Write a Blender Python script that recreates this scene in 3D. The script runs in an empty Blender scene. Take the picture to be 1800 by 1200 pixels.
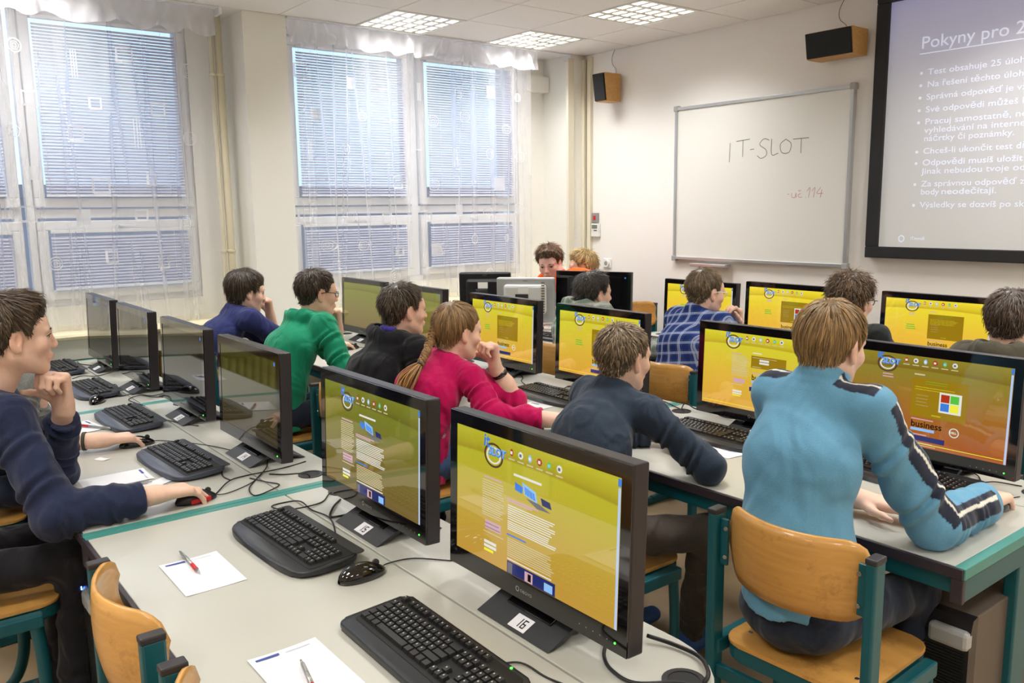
import bpy, bmesh, math, random
import numpy as np
from mathutils import Vector, Matrix
random.seed(7); rng = np.random.default_rng(7)
PI = math.pi
C = bpy.context.scene.collection
scene = bpy.context.scene

# ---------------------------------------------------------------- camera, world, lights, exposure
CAMH = 1.65
cam_d = bpy.data.cameras.new('camera'); cam = bpy.data.objects.new('camera', cam_d); C.objects.link(cam)
scene.camera = cam
FPX = 1479.46
cam_d.sensor_fit = 'HORIZONTAL'; cam_d.sensor_width = 36.0; cam_d.lens = FPX * 36.0 / 1800.0
cam_d.clip_start = 0.02; cam_d.clip_end = 200
YAW, PIT, ROLL = 0.9087347, 0.15657513, -0.01330888
_f = Vector((-math.sin(YAW) * math.cos(PIT), math.cos(YAW) * math.cos(PIT), -math.sin(PIT)))
_r = _f.cross(Vector((0, 0, 1))).normalized(); _u = _r.cross(_f)
_r2 = _r * math.cos(ROLL) + _u * math.sin(ROLL); _u2 = -_r * math.sin(ROLL) + _u * math.cos(ROLL)
cam.matrix_world = Matrix(((_r2.x, _u2.x, -_f.x, 0), (_r2.y, _u2.y, -_f.y, 0), (_r2.z, _u2.z, -_f.z, CAMH), (0, 0, 0, 1)))

vs = scene.view_settings
vs.view_transform = 'Standard'; vs.look = 'None'; vs.gamma = 1.0; vs.use_curve_mapping = False
vs.exposure = 0.32

world = bpy.data.worlds.new('world'); scene.world = world; world.use_nodes = True
wn = world.node_tree; wn.nodes.clear()
_wo = wn.nodes.new('ShaderNodeOutputWorld'); _wb = wn.nodes.new('ShaderNodeBackground')
_wb.inputs['Color'].default_value = (0.56, 0.75, 1.0, 1); _wb.inputs['Strength'].default_value = 1.45
wn.links.new(_wb.outputs[0], _wo.inputs[0])

CEIL = 3.02
LAMP_W = 12.3
def area(name, loc, rot, sx, sy, watts, col):
    l = bpy.data.lights.new(name, 'AREA'); l.shape = 'RECTANGLE'; l.size = sx; l.size_y = sy; l.energy = watts; l.color = col
    o = bpy.data.objects.new(name, l); C.objects.link(o); o.location = loc; o.rotation_euler = rot
    return o
# sampling portals in the three window bays: they guide the sky light through the openings and emit nothing
for i, (y0, y1) in enumerate([(-0.9, 0.9), (1.0, 2.0), (2.75, 4.95)]):
    p_ = area('window_portal', (-6.52, (y0 + y1) / 2, 2.0), (0, -PI / 2, 0), 1.95, y1 - y0, 1, (1, 1, 1)); p_.data.cycles.is_portal = True

# ---------------------------------------------------------------- materials
MATS = {}
def s2l(c):
    return tuple(((v / 255) / 12.92 if v / 255 <= 0.04045 else ((v / 255 + 0.055) / 1.055) ** 2.4) for v in c[:3])
def mat(name, rgb=(200, 200, 200), rough=0.5, metal=0.0, noise=None, bump=None, emit=None, coat=0.0, spec=0.5, sheen=0.0, sss=0.0, vcol=False, wrinkle=None):
    """rgb in sRGB 0-255. noise=(scale, amount) varies the colour; bump=(scale, strength)."""
    if name in MATS: return MATS[name]
    m = bpy.data.materials.new(name); m.use_nodes = True; MATS[name] = m
    nt = m.node_tree; b = nt.nodes['Principled BSDF']
    col = s2l(rgb) + (1,)
    b.inputs['Base Color'].default_value = col; b.inputs['Roughness'].default_value = rough
    b.inputs['Metallic'].default_value = metal; b.inputs['Coat Weight'].default_value = coat
    b.inputs['Specular IOR Level'].default_value = spec
    b.inputs['Sheen Weight'].default_value = sheen; b.inputs['Coat Roughness'].default_value = 0.05
    if sss: b.inputs['Subsurface Weight'].default_value = sss; b.inputs['Subsurface Radius'].default_value = (0.012, 0.005, 0.003); b.inputs['Subsurface Scale'].default_value = 1.0
    tc = nt.nodes.new('ShaderNodeTexCoord')
    cur = None
    if vcol:
        a = nt.nodes.new('ShaderNodeVertexColor'); a.layer_name = 'Col'; cur = a.outputs['Color']
    if noise:
        n = nt.nodes.new('ShaderNodeTexNoise'); n.inputs['Scale'].default_value = noise[0]; n.inputs['Detail'].default_value = 5
        nt.links.new(tc.outputs['Object'], n.inputs['Vector'])
        mr = nt.nodes.new('ShaderNodeMapRange'); mr.inputs['From Min'].default_value = 0.25; mr.inputs['From Max'].default_value = 0.75
        mr.inputs['To Min'].default_value = 1 - noise[1]; mr.inputs['To Max'].default_value = 1 + noise[1]
        nt.links.new(n.outputs['Fac'], mr.inputs['Value'])
        mx = nt.nodes.new('ShaderNodeMix'); mx.data_type = 'RGBA'; mx.blend_type = 'MULTIPLY'; mx.inputs[0].default_value = 1
        if cur: nt.links.new(cur, mx.inputs[6])
        else: mx.inputs[6].default_value = col
        cb = nt.nodes.new('ShaderNodeCombineColor')
        for k in range(3): nt.links.new(mr.outputs[0], cb.inputs[k])
        nt.links.new(cb.outputs[0], mx.inputs[7]); cur = mx.outputs[2]
    if cur: nt.links.new(cur, b.inputs['Base Color'])
    if bump:
        n = nt.nodes.new('ShaderNodeTexNoise'); n.inputs['Scale'].default_value = bump[0]; n.inputs['Detail'].default_value = 4
        nt.links.new(tc.outputs['Object'], n.inputs['Vector'])
        bp = nt.nodes.new('ShaderNodeBump'); bp.inputs['Strength'].default_value = bump[1]; bp.inputs['Distance'].default_value = 0.003
        nt.links.new(n.outputs['Fac'], bp.inputs['Height']); nt.links.new(bp.outputs[0], b.inputs['Normal'])
    if wrinkle:
        wt = nt.nodes.new('ShaderNodeTexNoise'); wt.inputs['Scale'].default_value = wrinkle[0]; wt.inputs['Detail'].default_value = 1.2; wt.inputs['Distortion'].default_value = 1.6; wt.inputs['Roughness'].default_value = .45
        mp_ = nt.nodes.new('ShaderNodeMapping'); mp_.inputs['Scale'].default_value = (1.3, 1.0, .55); mp_.inputs['Rotation'].default_value = (.5, .35, .4); nt.links.new(tc.outputs['Object'], mp_.inputs[0]); nt.links.new(mp_.outputs[0], wt.inputs['Vector'])
        b2 = nt.nodes.new('ShaderNodeBump'); b2.inputs['Strength'].default_value = wrinkle[1]; b2.inputs['Distance'].default_value = .03; nt.links.new(wt.outputs['Fac'], b2.inputs['Height'])
        if bump: nt.links.new(b2.outputs[0], bp.inputs['Normal'])
        else: nt.links.new(b2.outputs[0], b.inputs['Normal'])
    if emit:
        b.inputs['Emission Color'].default_value = s2l(emit[0]) + (1,); b.inputs['Emission Strength'].default_value = emit[1]
    return m

M_wall = mat('wall_paint', (246, 243, 239), 0.85, noise=(1.3, 0.02), bump=(90, 0.12))
M_wallw = mat('window_wall_paint', (246, 245, 238), 0.85, noise=(1.1, 0.02), bump=(90, 0.12))
M_ceil = mat('ceiling_tile_board', (244, 242, 240), 0.9, noise=(120, 0.06), bump=(160, 0.5))
M_grid = mat('ceiling_grid_metal', (226, 224, 220), 0.5)
M_floor = mat('floor_linoleum', (176, 152, 118), 0.35, noise=(6, 0.10), bump=(40, 0.05))
M_desk = mat('desk_laminate', (192, 192, 183), 0.32, noise=(3, 0.015), coat=0.15)
M_edge = mat('desk_dark_edging', (52, 44, 52), 0.45)
M_teal = mat('teal_powder_coat', (14, 88, 98), 0.38, noise=(30, 0.05))
M_tealstrip = mat('teal_edge_strip', (70, 142, 134), 0.4)
M_ply = mat('beech_plywood', (214, 160, 78), 0.32, coat=0.35)
M_cap = mat('dark_plastic_cap', (50, 48, 50), 0.5)
M_screw = mat('steel_screw', (200, 200, 205), 0.25, metal=1)
M_black = mat('black_plastic', (26, 25, 28), 0.35, noise=(200, 0.05))
M_gloss = mat('piano_black_gloss', (16, 14, 16), 0.06, coat=0.6)
M_frame = mat('monitor_casing', (44, 40, 44), 0.4)
M_baseg = mat('monitor_base_grey', (48, 50, 54), 0.5, bump=(300, 0.1))
M_key = mat('black_key', (28, 28, 30), 0.42)
M_keytop = mat('keyboard_case', (38, 40, 44), 0.38, bump=(300, 0.1))
M_keyrest = mat('keyboard_palm_rest', (66, 72, 88), 0.4)
M_keyin = mat('keyboard_well', (14, 14, 15), 0.6)
M_mark = mat('key_legend', (200, 200, 200), 0.6)
M_white = mat('white_plastic', (240, 240, 236), 0.45)
M_paper = mat('paper', (236, 237, 242), 0.8)
M_blue = mat('printed_blue', (60, 80, 160), 0.7)
M_ink = mat('black_print', (20, 20, 22), 0.7)
M_red = mat('red_rubber', (200, 25, 35), 0.4)
M_silver = mat('silver_plastic', (176, 176, 176), 0.3, metal=0.6)
M_cable = mat('black_cable', (20, 20, 22), 0.45)
M_alu = mat('brushed_aluminium', (196, 198, 200), 0.32, metal=0.7)
M_board = mat('whiteboard_enamel', (238, 238, 232), 0.18, coat=0.2)
M_wood = mat('light_wood_veneer', (214, 166, 96), 0.45)
M_cloth = mat('speaker_cloth', (32, 34, 36), 0.9, bump=(400, 0.4))
M_sill = mat('window_sill_cream', (228, 218, 184), 0.4)
M_fascia = mat('sill_fascia_white', (226, 226, 218), 0.6)
M_radi = mat('radiator_cream', (206, 190, 128), 0.45)
M_pipe = mat('painted_pipe_cream', (232, 224, 196), 0.45)
M_pvc = mat('window_frame_pvc', (238, 240, 244), 0.35)
M_slat = mat('blind_slat_white', (206, 212, 234), 0.75, spec=.1)
M_cord = mat('blind_cord', (240, 242, 250), 0.6)
M_trunk = mat('cable_trunking', (232, 226, 206), 0.5)
M_gap = mat('dark_joint', (120, 108, 84), 0.7)
M_greycab = mat('grey_metal_case', (92, 82, 72), 0.5)
M_led = mat('blue_led', (90, 140, 255), 0.4, emit=((90, 140, 255), 12))
M_gled = mat('green_led', (60, 255, 60), 0.4, emit=((60, 255, 60), 4))

# wood grain on plywood
def grain(m, rgb, amt=0.18, stain=False):
    nt = m.node_tree; b = nt.nodes['Principled BSDF']; tc = nt.nodes.new('ShaderNodeTexCoord')
    mp = nt.nodes.new('ShaderNodeMapping'); mp.inputs['Scale'].default_value = (3, 12, 40); nt.links.new(tc.outputs['Object'], mp.inputs['Vector'])
    n = nt.nodes.new('ShaderNodeTexNoise'); n.inputs['Scale'].default_value = 2; n.inputs['Detail'].default_value = 6; nt.links.new(mp.outputs[0], n.inputs['Vector'])
    r = nt.nodes.new('ShaderNodeValToRGB'); c = s2l(rgb)
    r.color_ramp.elements[0].position = 0.3; r.color_ramp.elements[1].position = 0.7
    r.color_ramp.elements[0].color = (c[0] * (1 - amt), c[1] * (1 - amt * 1.2), c[2] * (1 - amt * 1.5), 1)
    r.color_ramp.elements[1].color = (c[0] * (1 + amt * .5), c[1] * (1 + amt * .5), c[2] * (1 + amt * .5), 1)
    nt.links.new(n.outputs['Fac'], r.inputs[0]); out = r.outputs[0]
    if stain:   # worn smudges
        n2 = nt.nodes.new('ShaderNodeTexNoise'); n2.inputs['Scale'].default_value = 7; n2.inputs['Detail'].default_value = 7; n2.inputs['Roughness'].default_value = .75
        nt.links.new(tc.outputs['Object'], n2.inputs['Vector'])
        r2 = nt.nodes.new('ShaderNodeValToRGB'); r2.color_ramp.elements[0].position = .56; r2.color_ramp.elements[1].position = .72
        r2.color_ramp.elements[0].color = (1, 1, 1, 1); r2.color_ramp.elements[1].color = (.55, .5, .45, 1)
        nt.links.new(n2.outputs['Fac'], r2.inputs[0])
        mx = nt.nodes.new('ShaderNodeMix'); mx.data_type = 'RGBA'; mx.blend_type = 'MULTIPLY'; mx.inputs[0].default_value = 1
        nt.links.new(out, mx.inputs[6]); nt.links.new(r2.outputs[0], mx.inputs[7]); out = mx.outputs[2]
    nt.links.new(out, b.inputs['Base Color'])
grain(M_ply, (214, 160, 84), .12, True); grain(M_wood, (206, 158, 92), .1)

# ---------------------------------------------------------------- mesh helpers
def link(name, me, m=None, parent=None):
    o = bpy.data.objects.new(name, me); C.objects.link(o)
    if m is not None:
        for x in (m if isinstance(m, (list, tuple)) else [m]): me.materials.append(x)
    if parent is not None: o.parent = parent
    return o
def bm_obj(name, bm, m, parent=None, smooth=False):
    me = bpy.data.meshes.new(name); bm.to_mesh(me); bm.free()
    if smooth:
        for p in me.polygons: p.use_smooth = True
    return link(name, me, m, parent)
def thing(name, label, cat, loc=(0, 0, 0), rz=0.0, group=None):
    o = bpy.data.objects.new(name, None); o.empty_display_size = 0.05; C.objects.link(o)
    o.location = loc; o.rotation_euler = (0, 0, rz); tag(o, label, cat, group); return o
def tag(o, label, cat, group=None):
    o['label'] = label; o['category'] = cat
    if group: o['group'] = group
    return o
def struct(o): o['kind'] = 'structure'; return o
def add_box(bm, x0, x1, y0, y1, z0, z1, bev=0.0, mi=0, M=None):
    vs_ = [bm.verts.new((x, y, z)) for x in (x0, x1) for y in (y0, y1) for z in (z0, z1)]
    fs = [(0, 1, 3, 2), (4, 6, 7, 5), (0, 4, 5, 1), (2, 3, 7, 6), (0, 2, 6, 4), (1, 5, 7, 3)]
    F = [bm.faces.new([vs_[i] for i in f]) for f in fs]
    for f in F: f.material_index = mi
    if bev > 0:
        es = {e for f in F for e in f.edges}
        r = bmesh.ops.bevel(bm, geom=list(es), offset=bev, segments=2, affect='EDGES', profile=0.5)
        vs_ = list({v for f in r['faces'] for v in f.verts} | {v for v in vs_ if v.is_valid})
        for f in r['faces']: f.material_index = mi
    if M is not None: bmesh.ops.transform(bm, matrix=M, verts=vs_)
    return vs_
def box(name, x0, x1, y0, y1, z0, z1, m, parent=None, bev=0.0):
    bm = bmesh.new(); add_box(bm, x0, x1, y0, y1, z0, z1, bev)
    return bm_obj(name, bm, m, parent)
def add_poly_prism(bm, pts, z0, z1, bev=0.0, M=None, mi=0):
    """pts: 2-D outline (ccw) extruded in z."""
    a = [bm.verts.new((x, y, z0)) for x, y in pts]; b = [bm.verts.new((x, y, z1)) for x, y in pts]
    n = len(pts); F = [bm.faces.new(list(reversed(a))), bm.faces.new(b)]
    for i in range(n): F.append(bm.faces.new((a[i], a[(i + 1) % n], b[(i + 1) % n], b[i])))
    for f in F: f.material_index = mi
    vv = a + b
    if bev > 0:
        es = [e for f in F[:2] for e in f.edges]
        r = bmesh.ops.bevel(bm, geom=es, offset=bev, segments=2, affect='EDGES', profile=0.5)
        vv = list({v for f in r['faces'] for v in f.verts} | {v for v in vv if v.is_valid})
    if M is not None: bmesh.ops.transform(bm, matrix=M, verts=vv)
    return vv
def rrect(w, h, r, n=5, cx=0, cy=0):
    out = []
    for sx, sy, a0 in ((1, 1, 0), (-1, 1, 90), (-1, -1, 180), (1, -1, 270)):
        for k in range(n + 1):
            a = math.radians(a0 + 90 * k / n)
            out.append((cx + sx * (w / 2 - r) + r * math.cos(a), cy + sy * (h / 2 - r) + r * math.sin(a)))
    return out
def add_tube(bm, pts, r, n=8, caps=True, mi=0, flat=1.0):
    """sweep of radius r (scalar or list) through points; parallel transport frames."""
    P = [Vector(p) for p in pts]; R = r if isinstance(r, (list, tuple)) else [r] * len(P)
    t = (P[1] - P[0]).normalized(); u = t.orthogonal().normalized(); rings = []
    for i, p in enumerate(P):
        if i == 0: tt = (P[1] - P[0])
        elif i == len(P) - 1: tt = (P[-1] - P[-2])
        else: tt = (P[i + 1] - P[i - 1])
        tt = tt.normalized(); q = t.rotation_difference(tt); u = (q @ u).normalized(); t = tt; v = t.cross(u)
        rings.append([bm.verts.new(p + (u * math.cos(2 * PI * k / n) + v * math.sin(2 * PI * k / n) * flat) * R[i]) for k in range(n)])
    for a, b in zip(rings, rings[1:]):
        for k in range(n):
            f = bm.faces.new((a[k], a[(k + 1) % n], b[(k + 1) % n], b[k])); f.material_index = mi; f.smooth = True
    if caps:
        bm.faces.new(list(reversed(rings[0]))).material_index = mi; bm.faces.new(rings[-1]).material_index = mi
def tube(name, pts, r, m, parent=None, n=8):
    bm = bmesh.new(); add_tube(bm, pts, r, n); return bm_obj(name, bm, m, parent)
def spline(pts, n=8):
    """Catmull-Rom through points"""
    P = [Vector(p) for p in pts]; P = [P[0] * 2 - P[1]] + P + [P[-1] * 2 - P[-2]]; out = []
    for i in range(1, len(P) - 2):
        for k in range(n):
            t = k / n; a, b, c, d = P[i - 1:i + 3]
            out.append(0.5 * ((2 * b) + (c - a) * t + (2 * a - 5 * b + 4 * c - d) * t * t + (3 * b - a - 3 * c + d) * t ** 3))
    out.append(P[-2]); return out
def add_disc(bm, c, r, n=20, axis='z', mi=0, r_in=0.0):
    def pt(a, rr):
        x, y = rr * math.cos(a), rr * math.sin(a)
        return {'z': (c[0] + x, c[1] + y, c[2]), 'y': (c[0] + x, c[1], c[2] + y), 'x': (c[0], c[1] + x, c[2] + y)}[axis]
    o = [bm.verts.new(pt(2 * PI * k / n, r)) for k in range(n)]
    if r_in <= 0: f = bm.faces.new(o); f.material_index = mi; return
    i_ = [bm.verts.new(pt(2 * PI * k / n, r_in)) for k in range(n)]
    for k in range(n): bm.faces.new((o[k], o[(k + 1) % n], i_[(k + 1) % n], i_[k])).material_index = mi
def add_cyl(bm, c, r, h, n=20, axis='z', mi=0, r2=None):
    """solid cylinder starting at c along +axis, height h"""
    r2 = r if r2 is None else r2
    def pt(a, rr, t):
        x, y = rr * math.cos(a), rr * math.sin(a)
        return {'z': (c[0] + x, c[1] + y, c[2] + t), 'y': (c[0] + x, c[1] + t, c[2] + y), 'x': (c[0] + t, c[1] + x, c[2] + y)}[axis]
    a = [bm.verts.new(pt(2 * PI * k / n, r, 0)) for k in range(n)]; b = [bm.verts.new(pt(2 * PI * k / n, r2, h)) for k in range(n)]
    for k in range(n):
        f = bm.faces.new((a[k], a[(k + 1) % n], b[(k + 1) % n], b[k])); f.material_index = mi; f.smooth = True
    bm.faces.new(list(reversed(a))).material_index = mi; bm.faces.new(b).material_index = mi
def np_mesh(name, V, F, mats=None, parent=None, smooth=True, col=None):
    """V (n,3), F (m,4) or (m,3) -> object"""
    me = bpy.data.meshes.new(name); V = np.asarray(V, np.float32); F = np.asarray(F, np.int32); k = F.shape[1]
    me.vertices.add(len(V)); me.vertices.foreach_set('co', V.ravel())
    me.loops.add(F.size); me.loops.foreach_set('vertex_index', F.ravel())
    me.polygons.add(len(F)); me.polygons.foreach_set('loop_start', np.arange(0, F.size, k, dtype=np.int32))
    me.polygons.foreach_set('use_smooth', np.full(len(F), smooth))
    if col is not None:
        a = me.color_attributes.new('Col', 'FLOAT_COLOR', 'POINT')
        cc = np.ones((len(V), 4), np.float32); cc[:, :3] = col; a.data.foreach_set('color', cc.ravel())
    me.update(calc_edges=True); me.validate()
    return link(name, me, mats, parent)
def text_data(txt, size, bold=0.0, shear=0.0, ext=0.0, align='LEFT'):
    cu = bpy.data.curves.new('t', 'FONT'); cu.body = txt; cu.size = size; cu.offset = bold; cu.shear = shear; cu.extrude = ext; cu.align_x = align; cu.resolution_u = 3
    o = bpy.data.objects.new('t', cu); C.objects.link(o)
    dg = bpy.context.evaluated_depsgraph_get(); me = bpy.data.meshes.new_from_object(o.evaluated_get(dg), depsgraph=dg)
    bpy.data.objects.remove(o); bpy.data.curves.remove(cu); return me
def text(name, txt, size, m, M, parent=None, bold=0.0, shear=0.0, align='LEFT', width=None):
    me = text_data(txt, size, bold, shear, 0.0, align); me.materials.clear()
    if width:
        xs = [v.co.x for v in me.vertices]; s = width / max(1e-6, max(xs) - min(xs))
        for v in me.vertices: v.co.x *= s
    me.transform(M); me.name = name
    return link(name, me, m, parent)
def copy_tree(o, parent=None):
    c = o.copy(); C.objects.link(c); c.parent = parent
    if parent is not None: c.matrix_parent_inverse = o.matrix_parent_inverse.copy()
    for ch in o.children: copy_tree(ch, c)
    return c
# local axes for pictures that stand facing -Y: x right, z up
def face_negY(x, y, z): return Matrix.Translation((x, y, z)) @ Matrix.Rotation(PI / 2, 4, 'X')

# ================================================================= ROOM
FY = 5.5          # front wall plane
WX = -6.3         # window wall plane
RX, BY = 2.6, -2.2
fl = struct(box('floor', WX - .3, RX, BY, FY, -0.1, 0.0, M_floor))
wf = struct(box('wall_front', WX - .3, RX + .1, FY, FY + 0.15, 0, CEIL + .1, M_wall))
wr = struct(box('wall_right', RX, RX + 0.1, BY, FY, 0, CEIL + .1, M_wall))
wb_ = struct(box('wall_back', WX - .3, RX + .1, BY - .1, BY, 0, CEIL + .1, M_wall))
# window wall with three bays
BAYS = [(-0.95, 0.90), (0.93, 2.02), (2.72, 5.02)]
bm = bmesh.new()
ZB, ZT = 1.04, 2.98
add_box(bm, WX - .25, WX, BY, FY, 0, ZB); add_box(bm, WX - .25, WX, BY, FY, ZT, CEIL + .1)
for y0, y1 in ((BY, BAYS[0][0]), (BAYS[1][1], BAYS[2][0]), (BAYS[2][1], FY)): add_box(bm, WX - .25, WX, y0, y1, ZB, ZT)
struct(bm_obj('wall_window', bm, M_wallw))
# piers standing between the bays
for y0, y1 in ((2.285, 2.60), (5.33, FY), (-2.2, -1.75)):
    struct(box('wall_pier', WX, -5.9, y0, y1, 0, CEIL, M_wallw))
# corner trunking and joint
t1 = struct(box('trim_1', -5.9, -5.862, FY - .055, FY - .001, 0, CEIL - .04, M_trunk))
box('trunking_joint', -5.862, -5.845, FY - .02, FY - .001, 0, CEIL - .04, M_gap, t1)
struct(box('trim_2', -5.845, -5.80, FY - .035, FY - .001, 1.0, CEIL - .02, M_trunk))
struct(box('trim_3', -5.9, -5.872, 5.26, 5.329, 0, CEIL - .04, M_trunk))
for i, (y0, y1) in enumerate([(5.05, 5.32)]): struct(box('trim_4', WX + .001, WX + .09, y0, y1, 2.72, 2.86, M_wallw))
# skirting of front wall
struct(box('baseboard_front', -5.79, RX, FY - .015, FY, 0, .08, M_trunk))

# ---- ceiling: grid of boards
cl = bpy.data.objects.new('ceiling', None); C.objects.link(cl); struct(cl)
box('ceiling_void', WX - .3, RX, BY, FY, CEIL + .085, CEIL + .12, M_ceil, cl)
XL = [-5.9 - .6 + .6 * i for i in range(-0, 16)]; YL = [4.95 + .6 * i for i in range(-12, 2)]
LIGHTS = [(-5.3, 3.15), (-5.3, 4.35), (-4.1, 4.35), (-4.1, 1.95), (-1.7, 1.95), (-4.1, -.45), (-1.7, -.45), (-1.7, 4.35), (.7, 1.95), (.7, -.45), (.7, 4.35), (-5.3, .75), (-2.9, -1.65), (-.5, 3.15), (-.5, -1.65), (1.9, .75), (1.9, 3.15)]  # fixtures at the list's end are added out of view to lift ambient light
tile_me = None
def is_light(x1, y0): return any(abs(x1 - a) < .05 and abs(y0 - b) < .05 for a, b in LIGHTS)
for i in range(len(XL) - 1):
    for j in range(len(YL) - 1):
        x0, x1, y0, y1 = XL[i], XL[i + 1], YL[j], YL[j + 1]
        if is_light(x1, y0): continue
        if x1 > RX: x1 = RX - .001
        cx, cy = (x0 + x1) / 2, (y0 + y1) / 2
        x0c, x1c, y0c, y1c = max(x0, WX + .001), x1, max(y0, BY + .001), min(y1, FY - .001)
        if x1c - x0c < .05 or y1c - y0c < .05: continue
        full = (x1c - x0c) > .59 and (y1c - y0c) > .59
        if full and tile_me is None:
            bm = bmesh.new(); add_box(bm, -.295, .295, -.295, .295, 0, .018, .003); tile_me = bpy.data.meshes.new('ceiling_tile'); bm.to_mesh(tile_me); bm.free(); tile_me.materials.append(M_ceil)
        if full:
            o = bpy.data.objects.new('ceiling_tile', tile_me); C.objects.link(o); o.parent = cl; o.location = (cx, cy, CEIL)
        else: box('ceiling_tile', x0c + .005, x1c - .005, y0c + .005, y1c - .005, CEIL, CEIL + .018, M_ceil, cl)
bm = bmesh.new()
for x in XL:
    if WX < x < RX: add_box(bm, x - .008, x + .008, BY, FY, CEIL + .004, CEIL + .03)
for y in YL:
    if BY < y < FY: add_box(bm, WX, RX, y - .008, y + .008, CEIL + .0045, CEIL + .0305)
g_ = bm_obj('suspension_grid', bm, M_grid, cl)

# ---- louvred ceiling lights
M_tube = mat('lamp_tube_glow', (255, 252, 244), .5, emit=((255, 250, 238), 9))
M_louv = mat('louvre_aluminium', (244, 244, 240), .28, metal=.35)
def fixture():
    t = thing('ceiling_light', '', 'ceiling light', (0, 0, CEIL))
    bm = bmesh.new()
    for a in ((-.3, -.285, -.3, .3), (.285, .3, -.3, .3), (-.285, .285, -.3, -.285), (-.285, .285, .285, .3)): add_box(bm, a[0], a[1], a[2], a[3], -.006, .08)
    add_box(bm, -.3, .3, -.3, .3, .075, .08)
    bm_obj('housing', bm, M_white, t)
    bm = bmesh.new()
    for k in range(7):      # V-shaped cross blades
        y = -.285 + .57 * k / 6
        for x0, x1 in ((-.285, .285),):
            a = [bm.verts.new((x0, y - .018, 0)), bm.verts.new((x1, y - .018, 0)), bm.verts.new((x1, y, .045)), bm.verts.new((x0, y, .045)), bm.verts.new((x1, y + .018, 0)), bm.verts.new((x0, y + .018, 0))]
            bm.faces.new((a[0], a[1], a[2], a[3])); bm.faces.new((a[3], a[2], a[4], a[5])); bm.faces.new((a[1], a[0], a[5], a[4]))
    for k in range(5):
        x = -.285 + .57 * k / 4
        a = [bm.verts.new((x - .02, -.285, -.003)), bm.verts.new((x - .02, .285, -.003)), bm.verts.new((x, .285, .05)), bm.verts.new((x, -.285, .05)), bm.verts.new((x + .02, .285, -.003)), bm.verts.new((x + .02, -.285, -.003))]
        bm.faces.new((a[1], a[0], a[3], a[2])); bm.faces.new((a[2], a[3], a[5], a[4])); bm.faces.new((a[0], a[1], a[4], a[5]))
    bm_obj('louvre', bm, M_louv, t)
    for k in range(4):
        x = -.285 + .57 * (k + .5) / 4
        bm = bmesh.new(); add_cyl(bm, (x, -.275, .062), .011, .55, 10, 'y'); bm_obj('lamp_tube', bm, M_tube, t)
    return t
F0 = fixture()
llab = {0: 'louvred square ceiling light nearest the left edge, above the curtain valance', 1: 'louvred square ceiling light nearest the room corner, above the curtain end', 2: 'louvred square ceiling light at the top middle, nearest the front wall'}
for i, (x, y) in enumerate(LIGHTS):
    o = F0 if i == 0 else copy_tree(F0)
    o.location = (x - .3, y + .3, CEIL)
    o['label'] = llab.get(i, 'assumed louvred square ceiling light, unseen outside the picture'); o['group'] = 'louvred ceiling lights'
    area('ceiling_lamp_light', (x - .3, y + .3, CEIL - .012), (0, 0, 0), .52, .52, LAMP_W, (1.0, .98, .95)).data.spread = math.radians(130)

# ---- windows: PVC frames, glass, blinds
M_glass = bpy.data.materials.new('window_glass'); M_glass.use_nodes = True
nt = M_glass.node_tree; nt.nodes.clear()
o_ = nt.nodes.new('ShaderNodeOutputMaterial'); tr = nt.nodes.new('ShaderNodeBsdfTransparent'); gl = nt.nodes.new('ShaderNodeBsdfGlossy'); gl.inputs['Roughness'].default_value = .02
fr = nt.nodes.new('ShaderNodeFresnel'); mx = nt.nodes.new('ShaderNodeMixShader'); tr.inputs[0].default_value = (.92, .96, 1, 1)
nt.links.new(fr.outputs[0], mx.inputs[0]); nt.links.new(tr.outputs[0], mx.inputs[1]); nt.links.new(gl.outputs[0], mx.inputs[2]); nt.links.new(mx.outputs[0], o_.inputs[0])
def frame_rect(bm, x0, x1, y0, y1, z0, z1, w, bev=.004):
    add_box(bm, x0, x1, y0, y1, z0, z0 + w, bev); add_box(bm, x0, x1, y0, y1, z1 - w, z1, bev)
    add_box(bm, x0, x1, y0, y0 + w, z0 + w, z1 - w, bev); add_box(bm, x0, x1, y1 - w, y1, z0 + w, z1 - w, bev)
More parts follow.
